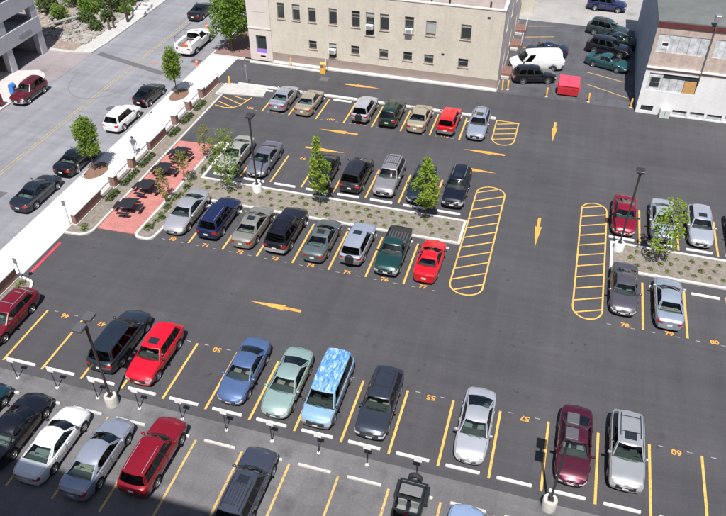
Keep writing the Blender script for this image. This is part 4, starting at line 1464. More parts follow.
for k in range(3600):
    y = 43.2 + 22 * rr.random() ** 1.3
    x = -22.0 - 22 * rr.random() ** 1.5
    s = rr.choice((0.10, 0.13, 0.17, 0.22, 0.32)) * rr.uniform(0.7, 1.3)
    n0 = len(m.v)
    sc = (rr.uniform(0.7, 1.5), rr.uniform(0.7, 1.3), rr.uniform(0.4, 0.8))
    z = hill_z(x, y)
    ca, sa = math.cos(k), math.sin(k)
    for p in ICO:
        j = rr.uniform(0.75, 1.2) * s
        a, b, c = p[0] * sc[0] * j, p[1] * sc[1] * j, p[2] * sc[2] * j
        m.v.append((x + ca * a - sa * b, y + sa * a + ca * b, z + c + s * 0.1))
    m.f += [tuple(n0 + q for q in f) for f in ICF]
tag(m.build('rubble', mat('rubble_stone', (0.28, 0.26, 0.24), 0.9, var=0.5, scale=0.9, bump=0.4, bscale=10)), 'grey broken stones scattered over the slope beyond the garage', 'rubble', kind='stuff')
WD = [(-27.6, 47.0, 1.6, 1.1), (-25.9, 50.6, 1.9, 1.4), (-29.8, 48.2, 2.0, 1.5), (-28.2, 51.2, 2.3, 1.6), (-31.8, 51.0, 2.6, 1.8), (-24.1, 52.3, 2.2, 1.5), (-23.0, 49.6, 1.0, 0.8), (-22.9, 46.9, 0.8, 0.7), (-26.2, 54.2, 2.8, 1.9), (-30.2, 54.0, 3.0, 2.0), (-23.6, 55.3, 2.6, 1.7), (-25.0, 48.4, 1.1, 0.9), (-33.5, 55.0, 3.2, 2.0), (-22.2, 52.4, 0.9, 0.7)]
WL = ['bright green bush at the foot of the slope nearest the garage', 'bright green bush between the garage bush and the utility pole', 'wide green bush above the shaded gap by the garage']
for i, (x, y, h, r_) in enumerate(WD):
    tree('bush', WL[i] if i < 3 else 'green bush among the stones high on the rubble slope', x, y, h, 0.15, oval(r_), int(500 + 420 * r_), 0.13, (L_WEED, L_BIG, L_SHRUB)[i % 3 if i not in (6, 7, 11) else 2], 40 + i, 0.05, 26, 0.45, 'bushes on the rubble slope', hill_z(x, y), 'bush')
t = thing('fallen_trunk', 'pale fallen log lying across the rubble slope', 'log', (-26.3, 46.6, 0.75), 0.9)
MB().tube([(-1.6, 0, 0.25), (0, 0.1, 0.32), (1.6, 0, 0.42)], [0.17, 0.16, 0.13], 10).build('trunk', mat('pale_log', (0.26, 0.27, 0.24), 0.9, var=0.3, scale=5), t, 50)
MB().tube([(0.6, 0.1, 0.4), (1.0, 0.5, 0.9)], [0.09, 0.05], 6).build('stub', MATS['pale_log'], t)
# ------------------------------------------------------------------ cars
def sm(pts, win=0.10):
    xs = np.array([p[0] for p in pts], float)
    ys = np.array([p[1] for p in pts], float)
    off = np.linspace(-win, win, 7)
    return lambda s: float(np.mean(np.interp(s + off, xs, ys)))


TYPES = {
    'sedan': dict(L=4.75, W=1.80, H=1.43, r=0.325, fa=0.93, ra=3.68, zb=0.20,
                  top=[(0, .54), (.10, .66), (.35, .78), (.75, .86), (1.15, .93), (1.5, .96), (3.7, 1.00), (4.1, 1.03), (4.5, 1.02), (4.68, .96), (4.75, .86)],
                  wb=1.13, wt=1.98, rt=3.16, rb=4.06, kb=.88, kt=.665, wins=[(.06, .47, 1), (.51, .87, 1)], doors=[(1.42, 2.46), (2.50, 3.42)]),
    'coupe': dict(L=4.55, W=1.74, H=1.34, r=0.31, fa=0.92, ra=3.52, zb=0.18,
                  top=[(0, .55), (.12, .64), (.45, .72), (1.2, .88), (1.5, .92), (3.5, .97), (3.9, .99), (4.4, .98), (4.55, .88)],
                  wb=1.25, wt=2.1, rt=2.95, rb=3.88, kb=.86, kt=.60, wins=[(.06, .62, 1), (.67, .84, 1)], doors=[(1.42, 2.75)]),
    'wagon': dict(L=4.75, W=1.77, H=1.50, r=0.325, fa=0.93, ra=3.62, zb=0.21,
                  top=[(0, .62), (.12, .72), (.45, .80), (1.2, .94), (1.5, .97), (3.7, 1.02), (4.6, 1.03), (4.75, .94)],
                  wb=1.22, wt=1.95, rt=4.12, rb=4.60, kb=.89, kt=.69, wins=[(.05, .30, 1), (.33, .60, 1), (.64, .92, 2)], doors=[(1.40, 2.40), (2.44, 3.35)]),
    'hatch': dict(L=4.1, W=1.72, H=1.46, r=0.31, fa=0.85, ra=3.36, zb=0.20,
                  top=[(0, .58), (.12, .70), (.4, .80), (1.05, .95), (1.3, .98), (3.4, 1.02), (3.95, 1.02), (4.1, .92)],
                  wb=1.05, wt=1.80, rt=3.10, rb=3.88, kb=.88, kt=.66, wins=[(.06, .48, 1), (.53, .86, 1)], doors=[(1.28, 2.35)]),
    'suv': dict(L=4.55, W=1.82, H=1.76, r=0.365, fa=0.85, ra=3.55, zb=0.30,
                top=[(0, .76), (.10, .90), (.35, .98), (1.2, 1.08), (1.5, 1.11), (4.35, 1.14), (4.55, 1.06)],
                wb=1.22, wt=1.86, rt=4.15, rb=4.44, kb=.90, kt=.71, wins=[(.05, .31, 1), (.345, .62, 2), (.66, .95, 2)], doors=[(1.38, 2.35), (2.39, 3.22)]),
    'minivan': dict(L=4.85, W=1.92, H=1.74, r=0.33, fa=0.88, ra=3.85, zb=0.20,
                    top=[(0, .66), (.12, .78), (.4, .86), (1.0, 1.00), (1.3, 1.05), (4.65, 1.10), (4.85, 1.0)],
                    wb=.98, wt=1.92, rt=4.40, rb=4.74, kb=.90, kt=.69, wins=[(.08, .34, 1), (.37, .64, 2), (.67, .95, 2)], doors=[(1.28, 2.35), (2.39, 3.45)]),
    'van': dict(L=5.25, W=1.98, H=2.02, r=0.36, fa=0.80, ra=4.05, zb=0.28,
                top=[(0, .82), (.10, .98), (.3, 1.06), (.75, 1.15), (1.1, 1.22), (5.05, 1.24), (5.25, 1.12)],
                wb=.74, wt=1.45, rt=4.95, rb=5.14, kb=.92, kt=.78, wins=[(.05, .22, 1), (.26, .60, 2), (.64, .95, 2)], doors=[(1.1, 2.05), (2.5, 3.6)]),
    'pickup': dict(L=5.1, W=1.84, H=1.72, r=0.36, fa=0.90, ra=4.0, zb=0.32,
                   top=[(0, .76), (.10, .90), (.35, .98), (1.3, 1.06), (1.6, 1.08), (4.95, 1.10), (5.1, 1.04)],
                   wb=1.32, wt=1.95, rt=2.85, rb=3.0, kb=.90, kt=.71, wins=[(.07, .60, 1), (.66, .90, 2)], doors=[(1.48, 2.5)], bed=(3.12, 5.0)),
}
WHEELS = {}


def wheel_meshes(r, wd):
    key = (round(r, 3), round(wd, 3))
    if key in WHEELS:
        return WHEELS[key]
    m = MB()
    h = wd / 2
    m.lathe([(r * .62, -h * .9), (r * .90, -h), (r * .985, -h * .75), (r, -h * .3), (r, h * .3), (r * .985, h * .75), (r * .90, h), (r * .62, h * .9)], 22, axis='Y')
    tyre = m.mesh('wheel', 50)
    tyre.materials.append(M_RUBBER)
    m = MB()
    m.lathe([(r * .63, h * .95), (r * .60, h * .97), (r * .56, h * .70), (r * .54, h * .45)], 22, axis='Y')
    R_ = r * .57
    for k in range(5):
        a = 2 * PI * k / 5
        d, e = Vector((math.cos(a), 0, math.sin(a))), Vector((-math.sin(a), 0, math.cos(a)))
        y1 = Vector((0, h * .92, 0))
        y2 = Vector((0, h * .80, 0))
        q = [d * r * .08 + e * r * .14 + y1, d * R_ + e * r * .11 + y2, d * R_ - e * r * .11 + y2, d * r * .08 - e * r * .14 + y1]
        m.face(q)
        m.face([q[0], q[3], q[3] * 0.2 + y1 * .8, q[0] * 0.2 + y1 * .8])
    m.lathe([(r * .16, h * .90), (r * .15, h * .98), (0.0, h * 1.0)], 10, axis='Y')
    rim = m.mesh('rim', 35)
    rim.materials.append(M_RIM)
    m = MB()
    m.lathe([(r * .58, h * .5), (0.0, h * .42)], 14, axis='Y')
    disc = m.mesh('brake_disc')
    disc.materials.append(M_HUBDARK)
    WHEELS[key] = (tyre, rim, disc)
    return WHEELS[key]


PAINTS = {}


def paint(col, metal=0.35):
    key = (tuple(round(c, 3) for c in col), metal)
    if key in PAINTS:
        return PAINTS[key]
    m, nt, b = _nodes('car_paint')
    b.inputs['Base Color'].default_value = (*col, 1)
    b.inputs['Metallic'].default_value = metal
    b.inputs['Roughness'].default_value = 0.30
    b.inputs['Coat Weight'].default_value = 0.9
    b.inputs['Coat Roughness'].default_value = 0.045
    tc = nt.nodes.new('ShaderNodeTexCoord')
    d = ramp_of(nt, noise(nt, tc.outputs['Object'], 1.6, 5.0), [(0.3, tuple(c * 0.93 for c in col)), (0.7, tuple(min(1, c * 1.04 + 0.003) for c in col))])
    nt.links.new(d, b.inputs['Base Color'])
    rg = ramp_of(nt, noise(nt, tc.outputs['Object'], 3.0, 5.0), [(0.3, (0.02,) * 3), (0.75, (0.13,) * 3)])
    nt.links.new(rg, b.inputs['Coat Roughness'])
    PAINTS[key] = m
    return m


def car(name, label, cat, typ, x, y, head, col, group='cars parked in the lot', metal=0.35, z=0.0, roofcol=None, clad=None, rack=None, sunroof=False,
        spare=False, interior=None, bumper=None, dark=False, panel_sides=False, rims=True, open_bed=True, sunshade=False, **ov):
    T = dict(TYPES[typ])
    k = {}
    for q in ('L', 'W', 'H'):
        k[q] = ov.get(q, T[q]) / T[q]
    T.update({q: v for q, v in ov.items() if q not in ('L', 'W', 'H')})
    jr = random.Random(int(x * 131 + y * 977))
    if typ in ('sedan', 'coupe', 'wagon', 'hatch'):
        T['wt'] += jr.uniform(-.07, .06)
        if typ in ('sedan', 'coupe'):
            T['rt'] += jr.uniform(-.16, .12)
            T['rb'] += jr.uniform(-.12, .10)
        T['kt'] += jr.uniform(-.02, .02)
    elif typ == 'suv':
        T['rt'] += jr.uniform(-.15, .06)
        T['wt'] += jr.uniform(-.08, .08)
        T['kt'] += jr.uniform(-.03, .02)
    L, W, H = T['L'], T['W'], T['H']
    r, fa, ra, zb, wb, wt, rt, rb = (T[q] for q in ('r', 'fa', 'ra', 'zb', 'wb', 'wt', 'rt', 'rb'))
    kb, kt = T['kb'], T['kt']
    root = thing(name, label, cat, (x, y, z), math.radians(head), group)
    pm = paint(col, metal)
    topf = sm(T['top'])
    rn = 0.80 if typ not in ('van', 'suv', 'pickup') else 0.86
    if typ in ('sedan', 'coupe', 'wagon', 'hatch'):
        planf = sm([(0, .68), (.07, .82), (.20, .91), (.45, .965), (.95, 1.0), (L - 1.0, 1.0), (L - .45, .965), (L - .18, .90), (L - .05, .83), (L, .74)], 0.05)
    else:
        planf = sm([(0, rn), (.10, rn + .09), (.35, .965), (.9, 1.0), (L - .9, 1.0), (L - .35, .97), (L - .08, .91), (L, .85)], 0.05)
    Ra = r + 0.065
    st = set(np.arange(0, L + 1e-6, 0.17).round(3)) | {0.05, L - 0.05, L}
    for ax in (fa, ra):
        for q in (-1.0, -.94, -.78, -.5, 0, .5, .78, .94, 1.0):
            st.add(round(ax + q * Ra, 4))
        st |= {round(ax - Ra - .012, 4), round(ax + Ra + .012, 4)}
        st = {s for s in st if not (abs(abs(s - ax) - Ra) < .05 and abs(abs(s - ax) - Ra) > .0125 and abs(s - ax) > Ra * .95)}
    gaps = []
    for a, b in T['doors']:
        for e in (a, b):
            gaps.append(e)
    st = {s for s in st if not any(abs(s - e) < 0.03 for e in gaps)}
    for e in gaps:
        st |= {e - .009, e + .009}
    hood0, hood1 = 0.16, wb - 0.02
    st |= {hood0, hood1}
    sedanish = rb < L - 0.4 and typ != 'pickup'
    if sedanish:
        st |= {rb + .03, L - .14}
    S = sorted(s for s in st if 0 <= s <= L)
    S2 = [S[0]]
    for s in S[1:]:
        if s - S2[-1] > 0.004:
            S2.append(s)
    S = S2
    tumble = 0.955 if typ not in ('van',) else 0.975
    lx = lambda s: L / 2 - s
    hwf = lambda s: planf(s) * W / 2

    def section(s):
        w, zt = hwf(s), topf(s)
        z0 = zb
        if s < 0.4:
            z0 = zb + (0.10 * (1 - s / .4))
        if s > L - 0.4:
            z0 = zb + (0.12 * (1 - (L - s) / .4))
        arch = None
        for ax in (fa, ra):
            d = abs(s - ax)
            if d <= Ra + 1e-6:
                arch = r + math.sqrt(max(0, Ra * Ra - d * d))
        z4, z5 = zt - .035, zt
        h = z5 - z0
        z1, z2, zq, z3 = z0 + .16 * h, z0 + .44 * h, z0 + .64 * h, z0 + .82 * h
        y0 = .895
        if arch:
            z0 = max(z0, arch)
            y0 = .965
            z1 = max(z1, z0 + .03)
            z2 = max(z2, z1 + .03)
            zq = max(zq, z2 + .02)
            z3 = max(z3, zq + .02)
        z3 = min(z3, z4 - .012)
        zq = min(zq, z3 - .012)
        z2 = min(z2, zq - .012)
        z1 = min(z1, z2 - .012)
        z0 = min(z0, z1 - .01)
        cr = .055 if s < wb + .3 else .04
        flare = 1.0
        return [(w * y0, z0), (w * .952, z1), (w * .985, z2), (w * 1.0, zq), (w * .988, z3), (w * tumble, z4), (w * (kb if kb < .9 else kb), z5),
                (w * .58, z5 + cr * .62), (w * .28, z5 + cr * .92), (0.0, z5 + cr)]
    SEC = [section(s) for s in S]
    groups = {}

    def add(tagname, quad):
        groups.setdefault(tagname, []).append(quad)
    NJ = 10
    bed = T.get('bed')
    clad_on = clad is not None
    for i in range(len(S) - 1):
        sa, sb = S[i], S[i + 1]
        smid = (sa + sb) / 2
        for j in range(NJ - 1):
            if j >= 6 and wb + .16 < smid < rb - .16:
                continue
            if bed and j >= 6 and bed[0] < smid < bed[1]:
                continue
            if j < 6 and any(abs(smid - e) < .0085 for e in gaps) and 0 < j:
                continue
            for side in (1, -1):
                A, B = SEC[i][j], SEC[i][j + 1]
                C_, D_ = SEC[i + 1][j + 1], SEC[i + 1][j]
                q = [(lx(sa), side * A[0], A[1]), (lx(sa), side * B[0], B[1]), (lx(sb), side * C_[0], C_[1]), (lx(sb), side * D_[0], D_[1])]
                if side > 0:
                    q = q[::-1]
                sd = 'l' if side > 0 else 'r'
                if smid < .36 and j <= 1:
                    tn = 'front_bumper'
                elif smid > L - .34 and j <= 1:
                    tn = 'rear_bumper'
                elif smid < .24 and j in (3, 4):
                    tn = 'headlight/' + sd
                elif smid > L - (.17 if sedanish else .10) and j in (3, 4):
                    tn = 'tail_light/' + sd
                elif clad_on and j == 0:
                    tn = 'cladding'
                elif j >= 6 and hood0 < smid < hood1:
                    tn = 'hood'
                elif j >= 6 and sedanish and smid > rb + .03:
                    tn = 'trunk_lid'
                elif j < 5 and any(a < smid < b for a, b in T['doors']):
                    di = [n for n, (a, b) in enumerate(T['doors']) if a < smid < b][0]
                    tn = 'door/%s%d' % (sd, di)
                else:
                    tn = 'body'
                add(tn, q)
    # end caps
    for (i, sgn) in ((0, 1), (len(S) - 1, -1)):
        sec = SEC[i]
        s0 = S[i]
        cols = [-1, -.66, -.3, .3, .66, 1]
        for j in range(NJ - 1):
            for c0, c1 in zip(cols, cols[1:]):
                def P(c, jj):
                    yy = sec[jj][0] * c
                    bow = (.085 if sgn > 0 else .05) * (1 - c * c) * (1.0 if jj < 6 else .8)
                    return (lx(s0) + sgn * bow, yy, sec[jj][1])
                q = [P(c0, j), P(c1, j), P(c1, j + 1), P(c0, j + 1)]
                if sgn < 0:
                    q = q[::-1]
                if j == 1 and sgn > 0 and abs(c0 + c1) / 2 < .5:
                    tn = 'air_intake'
                elif j <= 1:
                    tn = 'front_bumper' if sgn > 0 else 'rear_bumper'
                elif j == 2 and sgn < 0:
                    tn = 'trunk_lid' if sedanish else 'tailgate'
                elif j in (2, 3, 4):
                    outer = abs(c0 + c1) / 2 > .7
                    if outer:
                        sd = 'l' if c0 > 0 else 'r'
                        tn = ('headlight/' if sgn > 0 else 'tail_light/') + sd
                    else:
                        tn = 'grille' if sgn > 0 else ('trunk_lid' if sedanish else 'tailgate')
                else:
                    tn = 'body'
                add(tn, q)

    # cabin loops
    fb, ft, rbw, rtw = .20, .10, .14, .07
    if typ == 'van':
        fb, ft = .16, .10
    sf, sr = wb + fb, rb - rbw
    tf, tr_ = wt + ft, rt - rtw
    ytop = lambda a: kt * W / 2 * (1 - .05 * abs(2 * a - 1) ** 3)

    def deckz(s, yr):
        return topf(s) + (.055 if s < wb + .3 else .04) * max(0.0, 1 - yr * yr) * .9 - .012

    def roofz(a, b):
        return H - .055 * abs(b) ** 2.4 - (.095 * abs(2 * a - .9) ** 2.2 if typ in ('sedan', 'coupe', 'hatch') else .045 * abs(2 * a - 1) ** 3)

    def seg_front(b):
        s0 = wb + fb * b * b
        y0 = hwf(sf) * kb * b
        s1 = wt + ft * b * b
        return (lx(s0), y0, deckz(s0, b)), (lx(s1), ytop(0) * b, roofz(0, b))

    def seg_rear(b):
        s0 = rb - rbw * b * b
        s1 = rt - rtw * b * b
        return (lx(s0), hwf(sr) * kb * b, deckz(s0, b)), (lx(s1), ytop(1) * b, roofz(1, b))

    def seg_side(t_, side):
        s0 = sf + (sr - sf) * t_
        s1 = tf + (tr_ - tf) * t_
        return (lx(s0), side * hwf(s0) * kb, deckz(s0, 1)), (lx(s1), side * ytop(t_), roofz(t_, 1))

    LV = [0, .05, .5, .93, 1]

    def lev(pr, v, out):
        a, b = Vector(pr[0]), Vector(pr[1])
        p = a.lerp(b, v)
        p += Vector(out) * (4 * v * (1 - v) * .025)
        return tuple(p)

    def strip(f0, f1, out, glass_tag, rev):
        for u, v in zip(LV, LV[1:]):
            q = [lev(f0, u, out), lev(f1, u, out), lev(f1, v, out), lev(f0, v, out)]
            if rev:
                q = q[::-1]
            if u == 0:
                tn = 'window_trim'
            elif glass_tag and u < .9:
                tn = glass_tag
            else:
                tn = 'cabin'
            add(tn, q)
    bs = [-1, -.93, -.62, -.31, 0, .31, .62, .93, 1]
    for b0, b1 in zip(bs, bs[1:]):
        g = 'windshield' if abs(b0 + b1) / 2 < .94 else None
        strip(seg_front(b0), seg_front(b1), (1, 0, 0), g, False)
        g = 'rear_window' if (abs(b0 + b1) / 2 < .94 and not panel_sides) else None
        strip(seg_rear(b0), seg_rear(b1), (-1, 0, 0), g, True)
    for side, sd in ((1, 'l'), (-1, 'r')):
        ts = sorted({0.0, 1.0, *[q for w in T['wins'] for q in w[:2]]})
        tt = []
        for a, b in zip(ts, ts[1:]):
            n = max(1, int((b - a) / .16))
            tt += [a + (b - a) * i / n for i in range(n)]
        tt.append(1.0)
        for a, b in zip(tt, tt[1:]):
            mid = (a + b) / 2
            g = None
            for n, w in enumerate(T['wins']):
                if w[0] < mid < w[1]:
                    if panel_sides and n > 0:
                        g = None
                    else:
                        g = 'side_window/%s%d' % (sd, n) if w[2] == 1 and not dark else 'side_window_tinted/%s%d' % (sd, n)
            w0, w1 = T['wins'][0][1], T['wins'][-1][0]
            if g is None and w0 <= mid <= w1 and not panel_sides:
                g = 'pillar/%s%d' % (sd, sum(1 for w in T['wins'] if w[1] <= mid))
            strip(seg_side(a, side), seg_side(b, side), (0, side, 0), g, side < 0)
    # roof
    na, nb = 10, 8
    for ia in range(na):
        for ib in range(nb):
            def RP(a, b):
                yb = -1 + 2 * b
                s1 = (wt + ft * yb * yb) * (1 - a) + (rt - rtw * yb * yb) * a
                return (lx(s1), ytop(a) * yb, roofz(a, yb) + (.0 if typ != 'van' else .0))
            a0, a1, b0, b1 = ia / na, (ia + 1) / na, ib / nb, (ib + 1) / nb
            add('roof', [RP(a0, b0), RP(a0, b1), RP(a1, b1), RP(a1, b0)])

    def scale(p):
        return (p[0] * k['L'], p[1] * k['W'], p[2] * k['H'])

    def emit(nm, quads, material, smooth=32):
        idx, vv, ff = {}, [], []
        for q in quads:
            f = []
            for p in q:
                p = scale(p)
                key = (round(p[0], 4), round(p[1], 4), round(p[2], 4))
                if key not in idx:
                    idx[key] = len(vv)
                    vv.append(p)
                if idx[key] not in f:
                    f.append(idx[key])
            if len(f) >= 3:
                ff.append(tuple(f))
        mb = MB()
        mb.v, mb.f = vv, ff
        return mb.build(nm, material, root, smooth)
    intm = interior or jr.choice((M_INT_G, M_INT_G, M_INT_T, M_INT_D))
    mats = dict(body=pm, hood=pm, trunk_lid=pm, tailgate=pm, cabin=pm, roof=roofcol or pm, door=pm, front_bumper=bumper or clad or pm, rear_bumper=bumper or clad or pm,
                cladding=clad or pm, headlight=M_HEADL, tail_light=M_TAILL, grille=M_GRILLE, air_intake=M_TRIM, window_trim=M_TRIM, pillar=M_TRIM, windshield=M_GLASS, rear_window=M_GLASSD if (dark or not sedanish) else M_GLASS,
                side_window=M_GLASS, side_window_tinted=M_GLASSD)
    made = {}
    for gname, quads in groups.items():
        base = gname.split('/')[0]
        made[gname] = emit('side_window' if base == 'side_window_tinted' else base, quads, mats[base], 60 if base in ('roof', 'windshield', 'rear_window') else 34)
    # door handles
    for gname, o in made.items():
        if gname.startswith('door/'):
            sd, di = gname[5], int(gname[6])
            a, b = T['doors'][di]
            s1 = b - .14
            zz = zb + (topf(s1) - zb) * .80
            yy = hwf(s1) * .99 * (1 if sd == 'l' else -1)
            mb = MB().cbox(lx(s1) - .08, lx(s1) + .08, yy - .022, yy + .022, zz - .015, zz + .015, .006)
            mb.v = [scale(p) for p in mb.v]
            mb.build('handle', pm if not dark else M_TRIM, o)

    def part(nm, mb, material, smooth=None, parent=None):
        mb.v = [scale(p) for p in mb.v]
        return mb.build(nm, material, parent or root, smooth)
    # underbody and interior
    part('underbody', MB().cbox(lx(L - .25), lx(.25), -W / 2 * .72, W / 2 * .72, zb - .03, zb + .22, .03), M_HUBDARK)
    i0, i1 = wb + .10, rb - .12
    yi = W / 2 * kb * .95
    zt0 = min(topf(i0), topf((i0 + i1) / 2)) - .05
    mb = MB()
    fl = zb + .12
    x0, x1 = lx(i1), lx(i0)
    mb.v = [(x0, -yi, fl), (x1, -yi, fl), (x1, yi, fl), (x0, yi, fl), (x0, -yi, zt0), (x1, -yi, zt0), (x1, yi, zt0), (x0, yi, zt0)]
    mb.f = [(0, 1, 2, 3), (0, 4, 5, 1), (1, 5, 6, 2), (2, 6, 7, 3), (3, 7, 4, 0)]
    part('interior', mb, M_INT_D)
    mb = MB().cbox(lx(wb + .72), lx(wb + .05), -yi * .97, yi * .97, zt0 - .26, zt0 + .02, .04)
    part('dashboard', mb, M_INT_D)
    if sunshade:
        a0, a1 = seg_front(0)
        mb = MB()
        for b0, b1 in zip(bs[1:-1], bs[2:-1]):
            p0, p1 = seg_front(b0), seg_front(b1)
            mb.face([lev(p0, .08, (-1, 0, 0)), lev(p1, .08, (-1, 0, 0)), lev(p1, .85, (-1, 0, 0)), lev(p0, .85, (-1, 0, 0))])
        mb.v = [(p[0] - .05, p[1] * .96, p[2] - .03) for p in mb.v]
        part('sunshade', mb, mat('sunshade_silver', (0.62, 0.63, 0.64), 0.4, 0.4))
    if sedanish:
        part('parcel_shelf', MB().cbox(lx(rb - .05), lx(rb - .62), -yi * .95, yi * .95, zt0 - .05, zt0 + .015, .01), M_INT_D)
    seat_s = wt + .28 if typ not in ('van', 'minivan') else wt + .22
    for sy in (-1, 1):
        mb = MB()
        yc = sy * yi * .50
        xs = lx(seat_s)
        mb.cbox(xs - .25, xs + .28, yc - .24, yc + .24, fl + .10, fl + .34, .05)
        mb.v += []
        n0 = len(mb.v)
        mb.cbox(xs - .40, xs - .24, yc - .23, yc + .23, fl + .28, zt0 + .10, .05)
        mb.cbox(xs - .38, xs - .28, yc - .12, yc + .12, zt0 + .12, zt0 + .30, .04)
        part('seat', mb, intm, 40)
    if typ not in ('pickup',) and not panel_sides:
        xs = lx(min(rb - .55, seat_s + .95))
        mb = MB()
        mb.cbox(xs - .25, xs + .25, -yi * .88, yi * .88, fl + .10, fl + .34, .05)
        mb.cbox(xs - .38, xs - .22, -yi * .88, yi * .88, fl + .28, zt0 + .06, .05)
        for sy in (-1, 1):
            mb.cbox(xs - .36, xs - .26, sy * yi * .48 - .12, sy * yi * .48 + .12, zt0 + .05, zt0 + .20, .03)
        part('rear_seat', mb, intm, 40)
    # steering wheel
    mb = MB()
    xs = lx(seat_s) + .47
    mb.tube([(xs + .07 * math.sin(a), yi * .5 + .18 * math.cos(a), zt0 - .06 + .17 * math.sin(a)) for a in np.linspace(0, 2 * PI, 13)], .014, 5, False)
    part('steering_wheel', mb, M_TRIM)
    # wheels
    wd = .21 if typ in ('sedan', 'coupe', 'wagon', 'hatch') else .24
    tyre, rim, disc = wheel_meshes(r * k['H'] if k['H'] > .97 else r, wd)
    rr_ = r * k['H'] if k['H'] > .97 else r
    for ax in (fa, ra):
        for sy in (-1, 1):
            o = link('wheel', tyre, None, root)
            o.location = (lx(ax) * k['L'], sy * (W / 2 * .985 * k['W'] - wd / 2), rr_)
            if sy < 0:
                o.rotation_euler = (0, 0, PI)
            if rims:
                link('rim', rim, None, o)
            link('brake_disc', disc, None, o)
    # side mouldings and the seams of hood and trunk lid
    if jr.random() < .6 or clad_on:
        for sy in (-1, 1):
            sa, sb = fa + Ra + .04, ra - Ra - .04
            zz = zb + (topf((sa + sb) / 2) - zb) * .60
            yy = sy * W / 2
            part('side_moulding', MB().cbox(lx(sb), lx(sa), yy - .012, yy + .012, zz - .028, zz + .028, .008), M_TRIM if (metal > .3 or clad_on) else pm)
    for lo, hi in ((hood0, hood1),) + (((rb + .03, L - .05),) if sedanish else ()):
        ii = [i for i in range(len(S)) if lo - 1e-6 <= S[i] <= hi + 1e-6]
        for sy in (-1, 1):
            mb = MB()
            for i in ii:
                p0 = SEC[i][6]
                mb.v += [(lx(S[i]), sy * (p0[0] - .007), p0[1] + .004), (lx(S[i]), sy * (p0[0] + .007), p0[1] + .002)]
            mb.f = [(2 * q, 2 * q + 1, 2 * q + 3, 2 * q + 2) for q in range(len(ii) - 1)]
            part('panel_seam', mb, M_TRIM)
    # mirrors
    for sy in (-1, 1):
        s1 = sf + .12
        yy = sy * hwf(s1)
        mb = MB().cbox(lx(s1) - .06, lx(s1) + .07, min(yy * .93, yy * .93 + sy * .22), max(yy * .93, yy * .93 + sy * .22), topf(s1) + .02, topf(s1) + .16, .035)
        part('side_mirror', mb, pm if metal > .2 else M_TRIM, 40)
    # plates
    part('license_plate', MB().cbox(lx(L) - .062, lx(L) - .048, -.16, .16, zb + .36, zb + .50, .004), M_PLATE)
    part('license_plate', MB().cbox(lx(0) + .088, lx(0) + .10, -.16, .16, zb + .20, zb + .31, .004), M_PLATE)
    if typ in ('suv', 'pickup', 'sedan', 'van'):
        zz = (SEC[0][3][1] + SEC[0][5][1]) / 2
        part('grille_bar', MB().cbox(lx(0) + .07, lx(0) + .105, -.36, .36, zz - .018, zz + .018, .008), M_CHROME)
    # wipers
    mb = MB()
    for y0 in (-.1, .45):
        mb.tube([(lx(wb + .04), y0, deckz(wb + .05, 0) + .03), (lx(wb + .22), y0 - .45, deckz(wb + .2, .4) + .075)], .010, 4)
    part('wiper', mb, M_TRIM)
    RS = lambda s_, b: (lx(s_), ytop((s_ - wt) / (rt - wt)) * b, roofz((s_ - wt) / (rt - wt), b))
    if rack:
        a0, a1 = wt + (rt - wt) * .22, wt + (rt - wt) * .93
        mb = MB()
        for b in (-.80, .80):
            pts = [RS(a0 + (a1 - a0) * q / 5, b) for q in range(6)]
            pts = [pts[0]] + [(p[0], p[1], p[2] + .055) for p in pts] + [pts[-1]]
            mb.tube(pts, .020, 5)
        for q in ((.18, .85) if rack != 'rails' else ()):
            s_ = a0 + (a1 - a0) * q
            mb.tube([(lx(s_), RS(s_, b)[1], RS(s_, b)[2] + .06) for b in (-.80, -.4, 0, .4, .80)], .018, 5)
        if rack == 'slats':
            for b in (-.5, -.25, 0, .25, .5):
                mb.tube([(lx(a0 + (a1 - a0) * q), RS(a0 + (a1 - a0) * q, b)[1], RS(a0 + (a1 - a0) * q, b)[2] + .008) for q in (0.1, .5, .9)], .012, 4)
        part('roof_rack', mb, M_GALV if rack in ('silver', 'rails') else M_TRIM)
    if sunroof:
        a0, a1 = wt + .28, wt + .78
        mb = MB()
        for q0, q1 in ((0, .5), (.5, 1)):
            for b0, b1 in ((-.48, 0), (0, .48)):
                ps = [RS(a0 + (a1 - a0) * q, b) for q, b in ((q0, b0), (q0, b1), (q1, b1), (q1, b0))]
                mb.face([(p[0], p[1], p[2] + .008) for p in ps])
        part('sunroof', mb, M_HEADROOF)
    if spare:
        mb = MB()
        mb.lathe([(0, -.10), (.30, -.10), (.34, -.06), (.34, .08), (.30, .10)], 20)
        mb.v = [(lx(L) - .16 - (-p[2]) * 1.0, p[0] * 1.0, .95 + p[1]) for p in mb.v]
        mb.f = [f[::-1] for f in mb.f]
        part('spare_wheel', mb, M_RUBBER if spare == 'bare' else M_TRIM, 40)
    if bed:
        b0, b1 = bed
        yi2 = W / 2 * kb
        mb = MB()
        x0, x1, zf, zt1 = lx(b1), lx(b0), zb + .32, topf((b0 + b1) / 2) - .004
        mb.v = [(x0, -yi2, zf), (x1, -yi2, zf), (x1, yi2, zf), (x0, yi2, zf), (x0, -yi2, zt1), (x1, -yi2, zt1), (x1, yi2, zt1), (x0, yi2, zt1)]
        mb.f = [(0, 1, 2, 3), (0, 4, 5, 1), (1, 5, 6, 2), (2, 6, 7, 3), (3, 7, 4, 0)]
        part('bed_liner', mb, M_INT_D)
        mb = MB()
        for q in range(7):
            yy = -yi2 * .8 + q * yi2 * 1.6 / 6
            mb.box(x0 + .05, x1 - .05, yy - .04, yy + .04, zf + .002, zf + .02)
        part('bed_rib', mb, M_TRIM)
    return root


